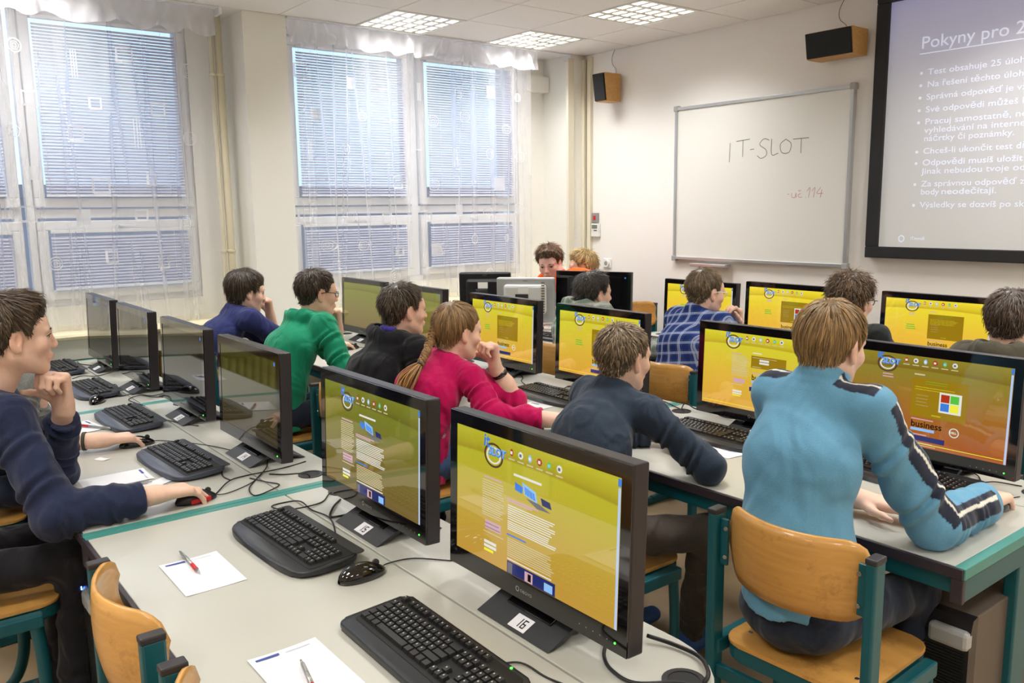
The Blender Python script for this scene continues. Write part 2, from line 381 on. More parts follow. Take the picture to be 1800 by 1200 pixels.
# sashes: (window, y0, y1, z0, z1) = glass areas measured on the wall
SASH = {1: [(-.02, .80)], 2: [(1.04, 1.935)], 3: [(2.815, 3.77), (3.99, 4.915)]}
SASH[1] = [(-.86, -.06), (.02, .83)]
ZU, ZL = (1.765, 2.90), (1.155, 1.545)
slat_cache = {}
def blind(name, y0, y1, z0, z1, label, angle, grp):
    t = thing('window_blind', label, 'blind', (WX + .03, (y0 + y1) / 2, z0), 0, grp)
    w = y1 - y0
    key = (round(w, 3), angle)
    if key not in slat_cache:
        bm = bmesh.new(); n = 4; rows = []
        for s in (0, 1):
            rows.append([(bm.verts.new((0.0125 * math.cos(PI * k / n), -w / 2, 0.003 * math.sin(PI * k / n) - s * .0004)), bm.verts.new((0.0125 * math.cos(PI * k / n), w / 2, 0.003 * math.sin(PI * k / n) - s * .0004))) for k in range(n + 1)])
        for s in (0, 1):
            for k in range(n):
                a, b = rows[s][k]; c, d = rows[s][k + 1]; bm.faces.new((a, b, d, c) if s == 0 else (a, c, d, b))
        me = bpy.data.meshes.new('slat'); bm.to_mesh(me); bm.free(); me.materials.append(M_slat); slat_cache[key] = me
    me = slat_cache[key]
    n = int((z1 - z0 - .03) / .0205)
    for k in range(n):
        o = bpy.data.objects.new('slat', me); C.objects.link(o); o.parent = t
        o.location = (.013, 0, .015 + k * .0205); o.rotation_euler = (0, math.radians(angle + rng.normal(0, 1.2)), 0)
    box('head_rail', 0, .026, -w / 2, w / 2, z1 - z0 - .018, z1 - z0 + .004, M_pvc, t, .002)
    box('bottom_rail', .003, .023, -w / 2, w / 2, 0, .012, M_pvc, t, .002)
    for dy in (-w / 2 + .02, -w / 2 + .12, w / 2 - .10):
        tube('blind_cord', [(.027, dy, .01), (.027, dy, z1 - z0 - .01)], .0012, M_cord, t, 5)
for wi, sashes in SASH.items():
    b0, b1 = BAYS[wi - 1]
    w = bpy.data.objects.new('window_%d' % wi, None); C.objects.link(w); struct(w)
    bm = bmesh.new(); frame_rect(bm, WX - .09, WX - .02, b0, b1, ZB, ZT, .045)
    add_box(bm, WX - .09, WX - .02, b0 + .045, b1 - .045, 1.625, 1.685, .004)
    if len(sashes) > 1:
        ym = (sashes[0][1] + sashes[1][0]) / 2; add_box(bm, WX - .091, WX - .019, ym - .035, ym + .035, ZB + .045, ZT - .045, .004)
    bm_obj('window_frame', bm, M_pvc, w)
    for y0, y1 in sashes:
        for z0, z1 in (ZU, ZL):
            bm = bmesh.new(); frame_rect(bm, WX - .07, WX + .012, y0 - .062, y1 + .062, z0 - .07, z1 + .062, .062, .006)
            bm_obj('window_sash', bm, M_pvc, w)
            bm = bmesh.new(); add_box(bm, WX - .03, WX - .024, y0 - .002, y1 + .002, z0 - .002, z1 + .002); bm_obj('window_pane', bm, M_glass, w)
        bm = bmesh.new(); ym = (y0 + y1) / 2
        add_box(bm, WX + .012, WX + .022, ym - .014, ym + .014, 1.565, 1.58, .002); add_box(bm, WX + .022, WX + .034, ym - .01, ym + .09, 1.566, 1.579, .002)
        bm_obj('window_handle', bm, M_pvc, w)
bl = [(1, 0), (1, 1), (2, 0), (3, 0), (3, 1)]
desc = {(1, 0): 'leftmost window outside the picture', (1, 1): 'window at the left picture edge', (2, 0): 'left window beside the heating pipes', (3, 0): 'right window, next to the pier', (3, 1): 'right window, nearest the whiteboard'}
for wi, k in bl:
    y0, y1 = SASH[wi][k]
    blind('b', y0 + .006, y1 - .006, ZU[0], ZU[1], 'white venetian blind on the upper pane of the ' + desc[(wi, k)], 44 if wi < 3 else 38, 'upper venetian blinds')
    blind('b', y0 + .006, y1 - .006, ZL[0], ZL[1], 'short white blind on the lower pane of the ' + desc[(wi, k)], 46 if wi < 3 else 40, 'lower venetian blinds')

# ---- outside: pale building across the yard
M_fac = mat('facade_plaster', (196, 190, 176), .9, noise=(.6, .08)); M_facw = mat('facade_window_dark', (90, 100, 120), .2)
bd = thing('building', 'tall pale plastered building seen through the blind nearest the whiteboard wall', 'building', (-22, 20.5, -4))
box('wall', -.5, 3, -3.5, 6, 0, 16, M_fac, bd)
for j in range(3):
    f_ = box('window', 3.0, 3.06, -1.0, 1.0, 2.2 + 4 * j, 4.2 + 4 * j, M_pvc, bd); box('pane', 3.06, 3.08, -.9, .9, 2.3 + 4 * j, 4.1 + 4 * j, M_facw, f_)
bd2 = thing('building', 'long low grey building across the yard, seen through the lower blinds', 'building', (-34, 5, -4))
box('wall', -3, 3, -22, 24, 0, 6.2, mat('grey_plaster', (120, 126, 140), .9, noise=(.5, .08)), bd2); box('roof', -3.3, 3.3, -22.3, 24.3, 6.2, 6.6, mat('roof_grey', (104, 108, 120), .8), bd2)
yard = struct(box('ground', -60, WX - 1, -40, 45, -4.2, -4.0, mat('yard_asphalt', (110, 114, 122), .9, noise=(.8, .1))))

# ---- sill, fascia, radiators
for i, (y0, y1) in enumerate(((-1.75, 2.285), (2.60, 5.33))):
    bm = bmesh.new(); prof = [(-6.299, .865), (-5.86, .865), (-5.835, .872), (-5.826, .888), (-5.835, .902), (-5.86, .908), (-6.299, .908)]
    v0 = [bm.verts.new((x, y0, z)) for x, z in prof]; v1 = [bm.verts.new((x, y1, z)) for x, z in prof]
    bm.faces.new(v0); bm.faces.new(list(reversed(v1)))
    for k in range(len(prof)): bm.faces.new((v0[k], v1[k], v1[(k + 1) % 7], v0[(k + 1) % 7]))
    bmesh.ops.recalc_face_normals(bm, faces=bm.faces)
    o = bm_obj('trim_%d' % (5 + i), bm, M_sill); struct(o)
    o = box('trim_%d' % (7 + i), -5.905, -5.885, y0 + .001, y1 - .001, .735, .864, M_fascia); struct(o)
def radiator(y0, y1, label):
    t = thing('radiator', label, 'radiator', (-6.12, (y0 + y1) / 2, .1)); w = y1 - y0; n = int(w / .06)
    for k in range(n):
        bm = bmesh.new(); y = -w / 2 + w * (k + .5) / n
        add_box(bm, -.07, .07, y - .02, y + .02, 0.02, .57, .012); bm_obj('radiator_section', bm, M_radi, t)
    bm = bmesh.new(); add_tube(bm, [(0, -w / 2 - .05, .07), (0, w / 2 + .05, .07)], .018); add_tube(bm, [(0, -w / 2 - .05, .5), (0, w / 2 + .05, .5)], .018); bm_obj('radiator_pipe', bm, M_radi, t)
    for s in (-1, 1): box('foot', -.03, .03, s * w * .4 - .02, s * w * .4 + .02, -.1, .03, M_radi, t)
radiator(.45, 1.85, 'cream column radiator under the sill of the left window')
radiator(-1.3, .2, 'cream column radiator under the sill, beyond the left picture edge')
radiator(2.9, 4.9, 'cream column radiator under the sill of the right window')
for y, r, lab in ((2.135, .017, 'thin cream heating pipe running floor to ceiling'), (2.19, .026, 'thick cream heating pipe beside the pier, floor to ceiling')):
    p = thing('heating_pipe', lab, 'pipe', (-6.13, y, 0))
    tube('pipe_run', [(0, 0, 0), (0, 0, CEIL)], r, M_pipe, p, 14)
    for z in (1.36, 2.6): bm = bmesh.new(); add_cyl(bm, (0, 0, z), r + .006, .022, 14); bm_obj('pipe_clamp', bm, M_pipe, p)

# ---- sheer curtains
M_sheer = bpy.data.materials.new('sheer_voile'); M_sheer.use_nodes = True
def sheer(m, alpha, rgb=(250, 250, 255)):
    nt = m.node_tree; nt.nodes.clear(); L = nt.links.new
    o = nt.nodes.new('ShaderNodeOutputMaterial'); t = nt.nodes.new('ShaderNodeBsdfTransparent'); d = nt.nodes.new('ShaderNodeBsdfDiffuse'); tl = nt.nodes.new('ShaderNodeBsdfTranslucent')
    a = nt.nodes.new('ShaderNodeMixShader'); b = nt.nodes.new('ShaderNodeMixShader')
    d.inputs[0].default_value = s2l(rgb) + (1,); tl.inputs[0].default_value = s2l(rgb) + (1,)
    a.inputs[0].default_value = .5; L(d.outputs[0], a.inputs[1]); L(tl.outputs[0], a.inputs[2])
    # threads cover more of the view where the cloth turns edge-on (real voile behaviour)
    lw = nt.nodes.new('ShaderNodeLayerWeight'); lw.inputs[0].default_value = .5
    pw = nt.nodes.new('ShaderNodeMath'); pw.operation = 'POWER'; pw.inputs[1].default_value = 3.2; L(lw.outputs['Facing'], pw.inputs[0])
    mr = nt.nodes.new('ShaderNodeMapRange'); mr.inputs['To Min'].default_value = alpha; mr.inputs['To Max'].default_value = min(1, alpha + .55)
    L(pw.outputs[0], mr.inputs['Value']); L(mr.outputs[0], b.inputs[0]); L(t.outputs[0], b.inputs[1]); L(a.outputs[0], b.inputs[2]); L(b.outputs[0], o.inputs[0])
sheer(M_sheer, .25)
M_val = bpy.data.materials.new('valance_voile'); M_val.use_nodes = True
M_emb = bpy.data.materials.new('voile_embroidery'); M_emb.use_nodes = True; sheer(M_emb, .62, (255, 255, 255)); sheer(M_val, .5)
def curtain(y0, y1, ztop, zbot, x, label, seed, name='sheer_curtain', amp=.03, motifs=(), dens=11.0, grp=None, flare=0.0, scallop=0.0):
    r = np.random.default_rng(seed); nu = int((y1 - y0) * 150); nv = 36 if zbot < 2 else 10
    ph = r.uniform(0, 6.28, 8); fr_ = dens * r.uniform(.5, 1.6, 8); am = r.uniform(.3, 1, 8); am /= am.sum(); lean = r.uniform(-.10, .10, 8)
    nf = int((y1 - y0) * 5); sl = r.uniform(0, 1, nf) * (y1 - y0) + y0; slw = r.uniform(.014, .034, nf); sll = r.uniform(-.16, .16, nf)
    def P(y, s, off=0.0):   # s = 0 top, 1 bottom
        h = s
        f = sum(am[k] * np.sin(fr_[k] * (y + lean[k] * s) * 2.2 + ph[k]) for k in range(8))
        f = np.sign(f) * np.abs(f) ** .8
        fold = sum(np.exp(-((y - (sl[k] + sll[k] * s)) / slw[k]) ** 2) for k in range(nf))
        X = x + (amp * (.55 + .45 * h)) * f * 1.6 + .05 * fold * (0.3 + .7 * s) + off + flare * s * s
        Z = ztop + (zbot - ztop) * s + scallop * s * np.sin(y * 23 + 2 * np.sin(y * 7)) 
        if zbot < 2: Z = np.maximum(Z, zbot)
        return X, y, Z
    Y, S = np.meshgrid(np.linspace(y0, y1, nu), np.linspace(0, 1, nv), indexing='ij')
    X, YY, Z = P(Y, S); V = np.stack([X, YY, Z], -1).reshape(-1, 3)
    idx = np.arange(nu * nv).reshape(nu, nv); F = np.stack([idx[:-1, :-1], idx[1:, :-1], idx[1:, 1:], idx[:-1, 1:]], -1).reshape(-1, 4)
    t = thing(name, label, 'curtain', (0, 0, 0), 0, grp)
    o = np_mesh('voile', V, F, M_sheer if zbot < 2 else M_val, t)
    hm = []
    if motifs:
        MV, MF = [], []
        def ribbon(pts, w):
            b = len(MV); n = len(pts)
            for k in range(n):
                (ya, za) = pts[k]; (yb, zb) = pts[min(k + 1, n - 1)]; (yc, zc) = pts[max(k - 1, 0)]
                ty, tz = yb - yc, zb - zc; l = math.hypot(ty, tz) or 1; ny, nz = -tz / l, ty / l
                for s_ in (-.5, .5):
                    yy = min(max(ya + ny * w * s_, y0), y1); zz = za + nz * w * s_; ss = (zz - ztop) / (zbot - ztop)
                    X_, _, _ = P(np.array(yy), np.array(ss), .002); MV.append((float(X_), yy, zz))
            for k in range(n - 1): MF.append((b + 2 * k, b + 2 * k + 1, b + 2 * k + 3, b + 2 * k + 2))
        for (my, mz, kind, sz) in motifs:
            MV, MF = [], []
            j = r.uniform(-.12, .12, 12)
            if kind == 'c':
                for q, w in ((1, .008), (.62, .004), (.3, .004)):
                    ribbon([(my + sz * q * (1 + j[k % 12] * .8) * math.cos(2 * PI * k / 12), mz + sz * q * (1 + j[(k + 3) % 12] * .5) * math.sin(2 * PI * k / 12)) for k in range(13)], w)
            elif kind == 's':
                ribbon([(my - sz, mz - sz), (my - sz, mz + sz), (my + sz, mz + sz), (my + sz, mz - sz), (my - sz, mz - sz)], .016)
            elif kind == 'f':
                for k in range(7): ribbon([(my - sz, mz - sz + 2 * sz * k / 6), (my, mz - sz + 2 * sz * k / 6), (my + sz, mz - sz + 2 * sz * k / 6)], 2 * sz / 6)
            elif kind == 'v':
                for dx in (-.015, 0, .015): ribbon([(my + dx, mz - sz * 2), (my + dx, mz), (my + dx, mz + sz * 2)], .005)
            else: ribbon([(my - sz, mz), (my, mz), (my + sz, mz)], .012)
            np_mesh('embroidered_motif', MV, MF, M_emb, t)
    return t
def motif_field(y0, y1, seed):
    r = np.random.default_rng(seed); out = []; zs = 2.62
    kinds = ['c', 's', 'f', 'v', 'h', 'c', 's', 'c']
    row = 0
    while zs > 1.05:
        y = y0 + .1 + (row % 2) * .12
        while y < y1 - .08:
            out.append((y + r.uniform(-.05, .05), zs + r.uniform(-.05, .05), kinds[r.integers(0, 8)], r.uniform(.032, .048))); y += .34
        zs -= .25; row += 1
    return out
XC = -5.97
curtain(-1.7, 2.08, 2.97, .915, XC, 'embroidered sheer white curtain hanging in front of the left window', 3, motifs=motif_field(-.6, 2.08, 5), grp='long sheer curtains')
curtain(2.64, 4.90, 2.97, .915, XC, 'embroidered sheer white curtain hanging in front of the right window', 11, motifs=motif_field(2.64, 4.9, 8), grp='long sheer curtains')
curtain(-1.7, 2.10, 3.005, 2.84, XC + .05, 'short gathered sheer valance above the left window', 21, name='curtain_valance', dens=22, amp=.022, grp='gathered valances', scallop=.02)
curtain(2.62, 4.95, 3.005, 2.85, XC + .05, 'short gathered sheer valance above the right window', 22, name='curtain_valance', dens=22, amp=.022, grp='gathered valances', scallop=.012)
for (y0, y1, lab) in ((-1.7, 2.12, 'white curtain rail under the ceiling above the left window'), (2.61, 5.30, 'white curtain rail under the ceiling above the right window')):
    rl = thing('curtain_rail', lab, 'curtain rail', (XC + .01, 0, CEIL)); box('rail', -.02, .075, y0, y1, -.014, -.001, M_pvc, rl, .002)
    box('end_cap', -.025, .08, y1, y1 + .02, -.05, -.001, M_pvc, rl, .003)

# ---- front wall fittings
wbd = thing('whiteboard', 'large white enamel board with faint handwriting on the front wall', 'whiteboard', (-3.995, FY - .02, 1.83))
box('board_surface', -.765, .765, -.008, .014, -.605, .605, M_board, wbd)
bm = bmesh.new()
for a in ((-.79, .79, .595, .62), (-.79, .79, -.62, -.595), (-.79, -.765, -.62, .62), (.765, .79, -.62, .62)): add_box(bm, a[0], a[1], -.02, .019, a[2], a[3], .003)
bm_obj('board_frame', bm, M_alu, wbd)
for x in (-.78, .78):
    for z in (-.61, .61): box('corner_cap', x - .022, x + .022, -.024, .019, z - .022, z + .022, mat('grey_plastic', (170, 172, 172), .5), wbd, .006)
box('pen_tray', -.56, -.20, -.075, .0, -.665, -.64, M_alu, wbd, .005)
M_mk = mat('dry_marker_grey', (126, 124, 122), .7); M_mkr = mat('dry_marker_red', (206, 150, 150), .7)
def stroke(bm, pts, w, y):
    P = spline([(p[0], 0, p[1]) for p in pts], 5) if len(pts) > 2 else [Vector((p[0], 0, p[1])) for p in pts]
    pr = None
    for k, p in enumerate(P):
        a, b = P[max(k - 1, 0)], P[min(k + 1, len(P) - 1)]; t = (b - a); t.normalize(); n = Vector((-t.z, 0, t.x)) * w / 2
        c = (bm.verts.new((p.x + n.x, y, p.z + n.z)), bm.verts.new((p.x - n.x, y, p.z - n.z)))
        if pr: bm.faces.new((pr[0], pr[1], c[1], c[0]))
        pr = c
OX, OZ = 3.995, -1.83
bm = bmesh.new()
for s_ in ([(-4.232, 1.985), (-4.228, 2.13)], [(-4.17, 2.138), (-4.045, 2.147)], [(-4.108, 2.146), (-4.108, 2.018)], [(-4.04, 2.068), (-4.005, 2.071)],
           [(-3.872, 2.128), (-3.92, 2.14), (-3.955, 2.10), (-3.90, 2.06), (-3.895, 2.02), (-3.94, 1.998), (-3.975, 2.02)], [(-3.852, 2.135), (-3.847, 2.022), (-3.79, 2.028)],
           [(-3.73, 2.125), (-3.775, 2.09), (-3.76, 2.03), (-3.70, 2.03), (-3.685, 2.09), (-3.73, 2.125)], [(-3.67, 2.120), (-3.54, 2.122)], [(-3.602, 2.121), (-3.602, 2.018)]):
    stroke(bm, [(a + OX, b + OZ) for a, b in s_], .0055, -.009)
bm_obj('handwriting', bm, M_mk, wbd)
bm = bmesh.new()
for s_ in ([(-3.70, 1.727), (-3.685, 1.728)], [(-3.665, 1.735), (-3.66, 1.705), (-3.635, 1.705), (-3.63, 1.735), (-3.625, 1.702)], [(-3.59, 1.73), (-3.61, 1.72), (-3.60, 1.703), (-3.575, 1.705)], [(-3.61, 1.755), (-3.60, 1.748), (-3.59, 1.757)],
           [(-3.545, 1.70), (-3.55, 1.702)], [(-3.54, 1.745), (-3.515, 1.77), (-3.525, 1.70)], [(-3.50, 1.745), (-3.475, 1.77), (-3.485, 1.70)], [(-3.43, 1.77), (-3.46, 1.73), (-3.41, 1.728)], [(-3.42, 1.755), (-3.43, 1.70)]):
    stroke(bm, [(a + OX, b + OZ) for a, b in s_], .004, -.009)
bm_obj('red_handwriting', bm, M_mkr, wbd)

# projection screen
ps = thing('projection_screen', 'framed projection screen on the front wall showing white instructions on grey-blue', 'projection screen', (-2.02, FY - .03, 2.13))
bm = bmesh.new()
for a in ((-1.04, 1.04, -.84, -.765), (-1.04, 1.04, .80, .875), (-1.04, -.955, -.765, .80), (.955, 1.04, -.765, .80)): add_box(bm, a[0], a[1], -.03, .028, a[2], a[3], .006)
bm_obj('screen_frame', bm, mat('matte_black_velvet', (38, 38, 40), .75), ps)
M_proj = bpy.data.materials.new('projected_slide'); M_proj.use_nodes = True
nt = M_proj.node_tree; b = nt.nodes['Principled BSDF']; b.inputs['Base Color'].default_value = (.62, .62, .62, 1); b.inputs['Roughness'].default_value = .8
tc = nt.nodes.new('ShaderNodeTexCoord'); sx = nt.nodes.new('ShaderNodeSeparateXYZ'); nt.links.new(tc.outputs['Object'], sx.inputs[0])
ad = nt.nodes.new('ShaderNodeMath'); ad.operation = 'MULTIPLY_ADD'; ad.inputs[1].default_value = .10; nt.links.new(sx.outputs[0], ad.inputs[0]); nt.links.new(sx.outputs[2], ad.inputs[2])
mr = nt.nodes.new('ShaderNodeMapRange'); mr.inputs['From Min'].default_value = -.78; mr.inputs['From Max'].default_value = .8; nt.links.new(ad.outputs[0], mr.inputs['Value'])
rp = nt.nodes.new('ShaderNodeValToRGB'); rp.color_ramp.elements[0].color = s2l((150, 148, 142)) + (1,); rp.color_ramp.elements[1].color = s2l((84, 94, 170)) + (1,)
e = rp.color_ramp.elements.new(.6); e.color = s2l((140, 142, 160)) + (1,)
nt.links.new(mr.outputs[0], rp.inputs[0]); nt.links.new(rp.outputs[0], b.inputs['Emission Color']); b.inputs['Emission Strength'].default_value = .40
box('screen_surface', -.955, .955, -.004, .02, -.765, .80, M_proj, ps)
M_ptxt = mat('projected_text', (235, 240, 255), .8, emit=((215, 225, 255), .32))
def slide(txt, x, z, size, bold=0, width=None):
    text('slide_text', txt, size, M_ptxt, face_negY(x + 2.02, -.0055, z - 2.13), ps, bold, 0, 'LEFT', width)
slide('Pokyny pro 2.', -2.766, 2.612, .105, 0, .62)
bm = bmesh.new(); add_box(bm, -.751, -.13, -.0055, -.005, .448, .454); bm_obj('underline', bm, M_ptxt, ps)
TX = [('Test obsahuje 25 úloh', 2.448, .56, 0), ('Na řešení těchto úloh', 2.372, .555, 0), ('Správná odpověď je vž', 2.295, .58, 0), ('Své odpovědi můžeš b', 2.218, .59, 0), ('Pracuj samostatně, ne', 2.143, .59, 0),
      ('vyhledávání na interne', 2.090, .59, 0), ('náčrtky či poznámky.', 2.038, .53, 0), ('Chceš-li ukončit test dř', 1.960, .60, 0), ('Odpovědi musíš uložit', 1.888, .59, .0003), ('Jinak nebudou tvoje od', 1.834, .61, 0),
      ('Za správnou odpověď z', 1.755, .61, 0), ('body', 1.704, .115, 0), ('neodečítají.', 1.704, .325, .0003), ('Výsledky se dozvíš po sk', 1.622, .62, 0)]
for t_, z_, w_, bd_ in TX: slide(t_, -2.712 + (.13 if t_.startswith('neod') else 0), z_, .052, bd_, w_)
bm = bmesh.new()
for z_ in (2.462, 2.386, 2.31, 2.232, 2.157, 1.974, 1.902, 1.769, 1.636): add_cyl(bm, (-2.752 + 2.02, -.0045, z_ - 2.13), .009, -.001, 10, 'y')
for k in range(6):
    a = k * PI / 3; stroke(bm, [(-.80 + .018 * math.cos(a + q * .5), -.71 + .018 * math.sin(a + q * .5) * (1 + .1 * q)) for q in range(3)], .007, -.0055)
bm_obj('slide_marks', bm, M_ptxt, ps)
text('slide_text', 'ITnovaB', .028, M_ptxt, face_negY(-.74, -.0055, -.715), ps)

# speakers
def speaker(x0, x1, z0, z1, label, side):
    t = thing('wall_speaker', label, 'loudspeaker', ((x0 + x1) / 2, FY, (z0 + z1) / 2)); w, h = x1 - x0, z1 - z0
    bm = bmesh.new(); yt, yb = -.225, -.195
    def P(x, y, z): return bm.verts.new((x, y, z))
    v = [P(-w / 2, yt, h / 2), P(w / 2, yt, h / 2), P(w / 2, -.03, h / 2), P(-w / 2, -.03, h / 2), P(-w / 2, yb, -h / 2), P(w / 2, yb, -h / 2), P(w / 2, -.03, -h / 2), P(-w / 2, -.03, -h / 2)]
    for f in ((0, 3, 2, 1), (4, 5, 6, 7), (0, 1, 5, 4), (3, 7, 6, 2), (1, 2, 6, 5), (0, 4, 7, 3)): bm.faces.new([v[k] for k in f])
    bm_obj('cabinet', bm, M_wood, t)
    bm = bmesh.new(); e = .006; q = .018
    v = [P(-w / 2 + e, yt - q, h / 2 - e), P(w / 2 - e, yt - q, h / 2 - e), P(w / 2 - e, yt + .001, h / 2 - e), P(-w / 2 + e, yt + .001, h / 2 - e), P(-w / 2 + e, yb - q, -h / 2 + e), P(w / 2 - e, yb - q, -h / 2 + e), P(w / 2 - e, yb + .001, -h / 2 + e), P(-w / 2 + e, yb + .001, -h / 2 + e)]
    for f in ((0, 3, 2, 1), (4, 5, 6, 7), (0, 1, 5, 4), (3, 7, 6, 2), (1, 2, 6, 5), (0, 4, 7, 3)): bm.faces.new([v[k] for k in f])
    bm_obj('speaker_grille', bm, M_cloth, t)
    box('wall_bracket', -.03, .03, -.031, -.001, -.04, .04, M_cap, t)
    tube('speaker_wire', spline([(.02, -.035, h / 2 - .005), (.01, -.03, h / 2 + .05), (-.05, -.012, h / 2 + .1), (-.06, -.008, h / 2 + .16), (-.03, -.006, CEIL - (z0 + z1) / 2)], 5), .0018, M_cable, t, 5)
speaker(-5.56, -5.42, 2.565, 2.80, 'small upright loudspeaker with pale wooden side and dark front in the room corner', 0)
speaker(-3.47, -3.13, 2.625, 2.795, 'wide loudspeaker with dark front mounted above the whiteboard beside the projection screen', 0)

# switch, thermostat, socket
t = thing('wall_switch', 'grey wall switch with a red rocker above the thermostat', 'switch', (-5.755, FY, 1.555)); box('plate', -.04, .04, -.02, -.001, -.045, .045, mat('grey_switch', (150, 150, 150), .5), t, .004); box('rocker', -.018, .012, -.026, -.018, -.02, .02, M_red, t, .003)
t = thing('thermostat', 'small white thermostat with a display below the red switch', 'thermostat', (-5.745, FY, 1.44)); box('case', -.05, .05, -.03, -.001, -.062, .062, M_white, t, .006); box('display', -.038, .032, -.032, -.029, .015, .05, mat('lcd_grey', (120, 130, 118), .2), t); box('button', -.01, .03, -.033, -.029, -.005, .004, M_cap, t)
t = thing('power_socket', 'round white power socket on the front wall left of the whiteboard', 'socket', (-5.60, FY, 1.14)); box('plate', -.05, .05, -.012, -.001, -.045, .045, M_white, t, .006)
bm = bmesh.new(); add_cyl(bm, (0, -.012, 0), .036, -.014, 24, 'y'); bm_obj('socket_ring', bm, M_white, t)
bm = bmesh.new(); add_cyl(bm, (0, -.0255, 0), .02, -.002, 20, 'y'); bm_obj('socket_well', bm, mat('grey_recess', (150, 146, 138), .6), t)

# ================================================================= DESKS
DZ = .74
def desk(x0, x1, y0, label, left_end=False, rounded=False, depth=.87, modesty=False, seam=.6, grp='white desks with teal ends'):
    t = thing('computer_desk', label, 'desk', ((x0 + x1) / 2, y0, 0), 0, grp); w = (x1 - x0) / 2 - .002
    ts = .028
    # tabletop slab with dark front edging, ends closed by teal strips
    box('tabletop', -w + ts, w - ts, .012, seam - .003, DZ - .028, DZ, M_desk, t, .002)
    if rounded:
        n = 8; pts = [(-w + ts, seam + .003), (w - ts, seam + .003), (w - ts, depth - .2)] + [(w - ts - .2 + .2 * math.cos(PI / 2 * k / n), depth - .2 + .2 * math.sin(PI / 2 * k / n)) for k in range(1, n + 1)] + [(-w + ts, depth)]
        bm = bmesh.new(); add_poly_prism(bm, pts, DZ - .028, DZ, .002); bm_obj('rear_shelf', bm, M_desk, t)
    else: box('rear_shelf', -w + ts, w - ts, seam + .003, depth, DZ - .028, DZ, M_desk, t, .002)
    box('front_edging', -w + .004, w - .004, 0, .012, DZ - .03, DZ - .001, M_edge, t, .002)
    for s in (-1, 1):
        xa, xb = (s * w, s * (w - ts)); xa, xb = min(xa, xb), max(xa, xb)
        box('end_strip', xa, xb, .006, (seam + .02) if (rounded and s > 0) else depth, DZ - .03, DZ + .0005, M_tealstrip, t, .002)
        xa, xb = sorted((s * (w - .004), s * (w - .034)))
        box('end_rail', xa, xb, .012, depth - .15, DZ - .095, DZ - .031, M_teal, t, .004)
        box('corner_cap', xa - .001, xb + .001, .004, .022, DZ - .097, DZ - .03, M_edge, t, .003)
        xa, xb = sorted((s * (w - .006), s * (w - .046)))
        box('leg_column', xa, xb, .36, .46, .04, DZ - .09, M_teal, t, .006)
        box('foot_bar', xa - .002, xb + .002, .04, .80, 0.0, .045, M_teal, t, .012)
    box('front_rail', -w + .04, w - .04, .03, .05, DZ - .085, DZ - .03, M_teal, t, .004)
    box('rear_rail', -w + .04, w - .04, depth - .2, depth - .18, DZ - .085, DZ - .03, M_teal, t, .004)
    if modesty: box('modesty_panel', -w + .05, w - .05, .052, .066, DZ - .30, DZ - .03, M_teal, t, .003)
    else: box('cable_tray', -w + .05, w - .05, seam - .02, seam + .10, DZ - .24, DZ - .225, M_teal, t, .003)
    for s in (-1, 1):
        if modesty: continue
        bm = bmesh.new(); c = (s * (w - .115), seam + .155, DZ)
        add_disc(bm, (c[0], c[1], c[2] + .0025), .043, 24, 'z', 0, .032)
        for r0, z0_, z1_ in ((.043, 0, .0025), (.032, -.04, .0025)):
            a = [bm.verts.new((c[0] + r0 * math.cos(2 * PI * k / 24), c[1] + r0 * math.sin(2 * PI * k / 24), c[2] + z0_)) for k in range(24)]
            b = [bm.verts.new((c[0] + r0 * math.cos(2 * PI * k / 24), c[1] + r0 * math.sin(2 * PI * k / 24), c[2] + z1_)) for k in range(24)]
            for k in range(24): bm.faces.new((a[k], a[(k + 1) % 24], b[(k + 1) % 24], b[k]))
        add_disc(bm, (c[0], c[1], c[2] + .0012), .0325, 24, 'z', 1)
        bm_obj('cable_grommet', bm, [M_black, M_keyin], t)
    return t
SX = [-5.81, -4.235, -2.56, -.875]
R1, R2, R3 = .43, 2.11, 3.80
desk(SX[0], SX[1], R1, 'far desk of the nearest row, end against the radiators, three keyboards away')
desk(SX[1], SX[2], R1, 'middle desk of the nearest row, in front of the boy in the navy sweater')
desk(SX[2], SX[3], R1, 'nearest desk with the two keyboards in the foreground and rounded rear corner', rounded=True)
desk(SX[0], SX[1], R2, 'far desk of the second row, in front of the boy in the green hoodie')
desk(SX[1], SX[2], R2, 'middle desk of the second row, in front of the girl in the pink sweater')
desk(SX[2], SX[3], R2, 'right desk of the second row, under the forearm of the boy in light blue')
desk(-4.2, SX[2], R3, 'left desk of the back row, in front of the boy in the plaid hood')
desk(SX[2], SX[3], R3, 'right desk of the back row, near the projection screen')
desk(-5.78, -4.22, 3.66, 'teacher desk with teal front panel carrying the black and silver monitors', modesty=True, depth=.8, seam=.7)

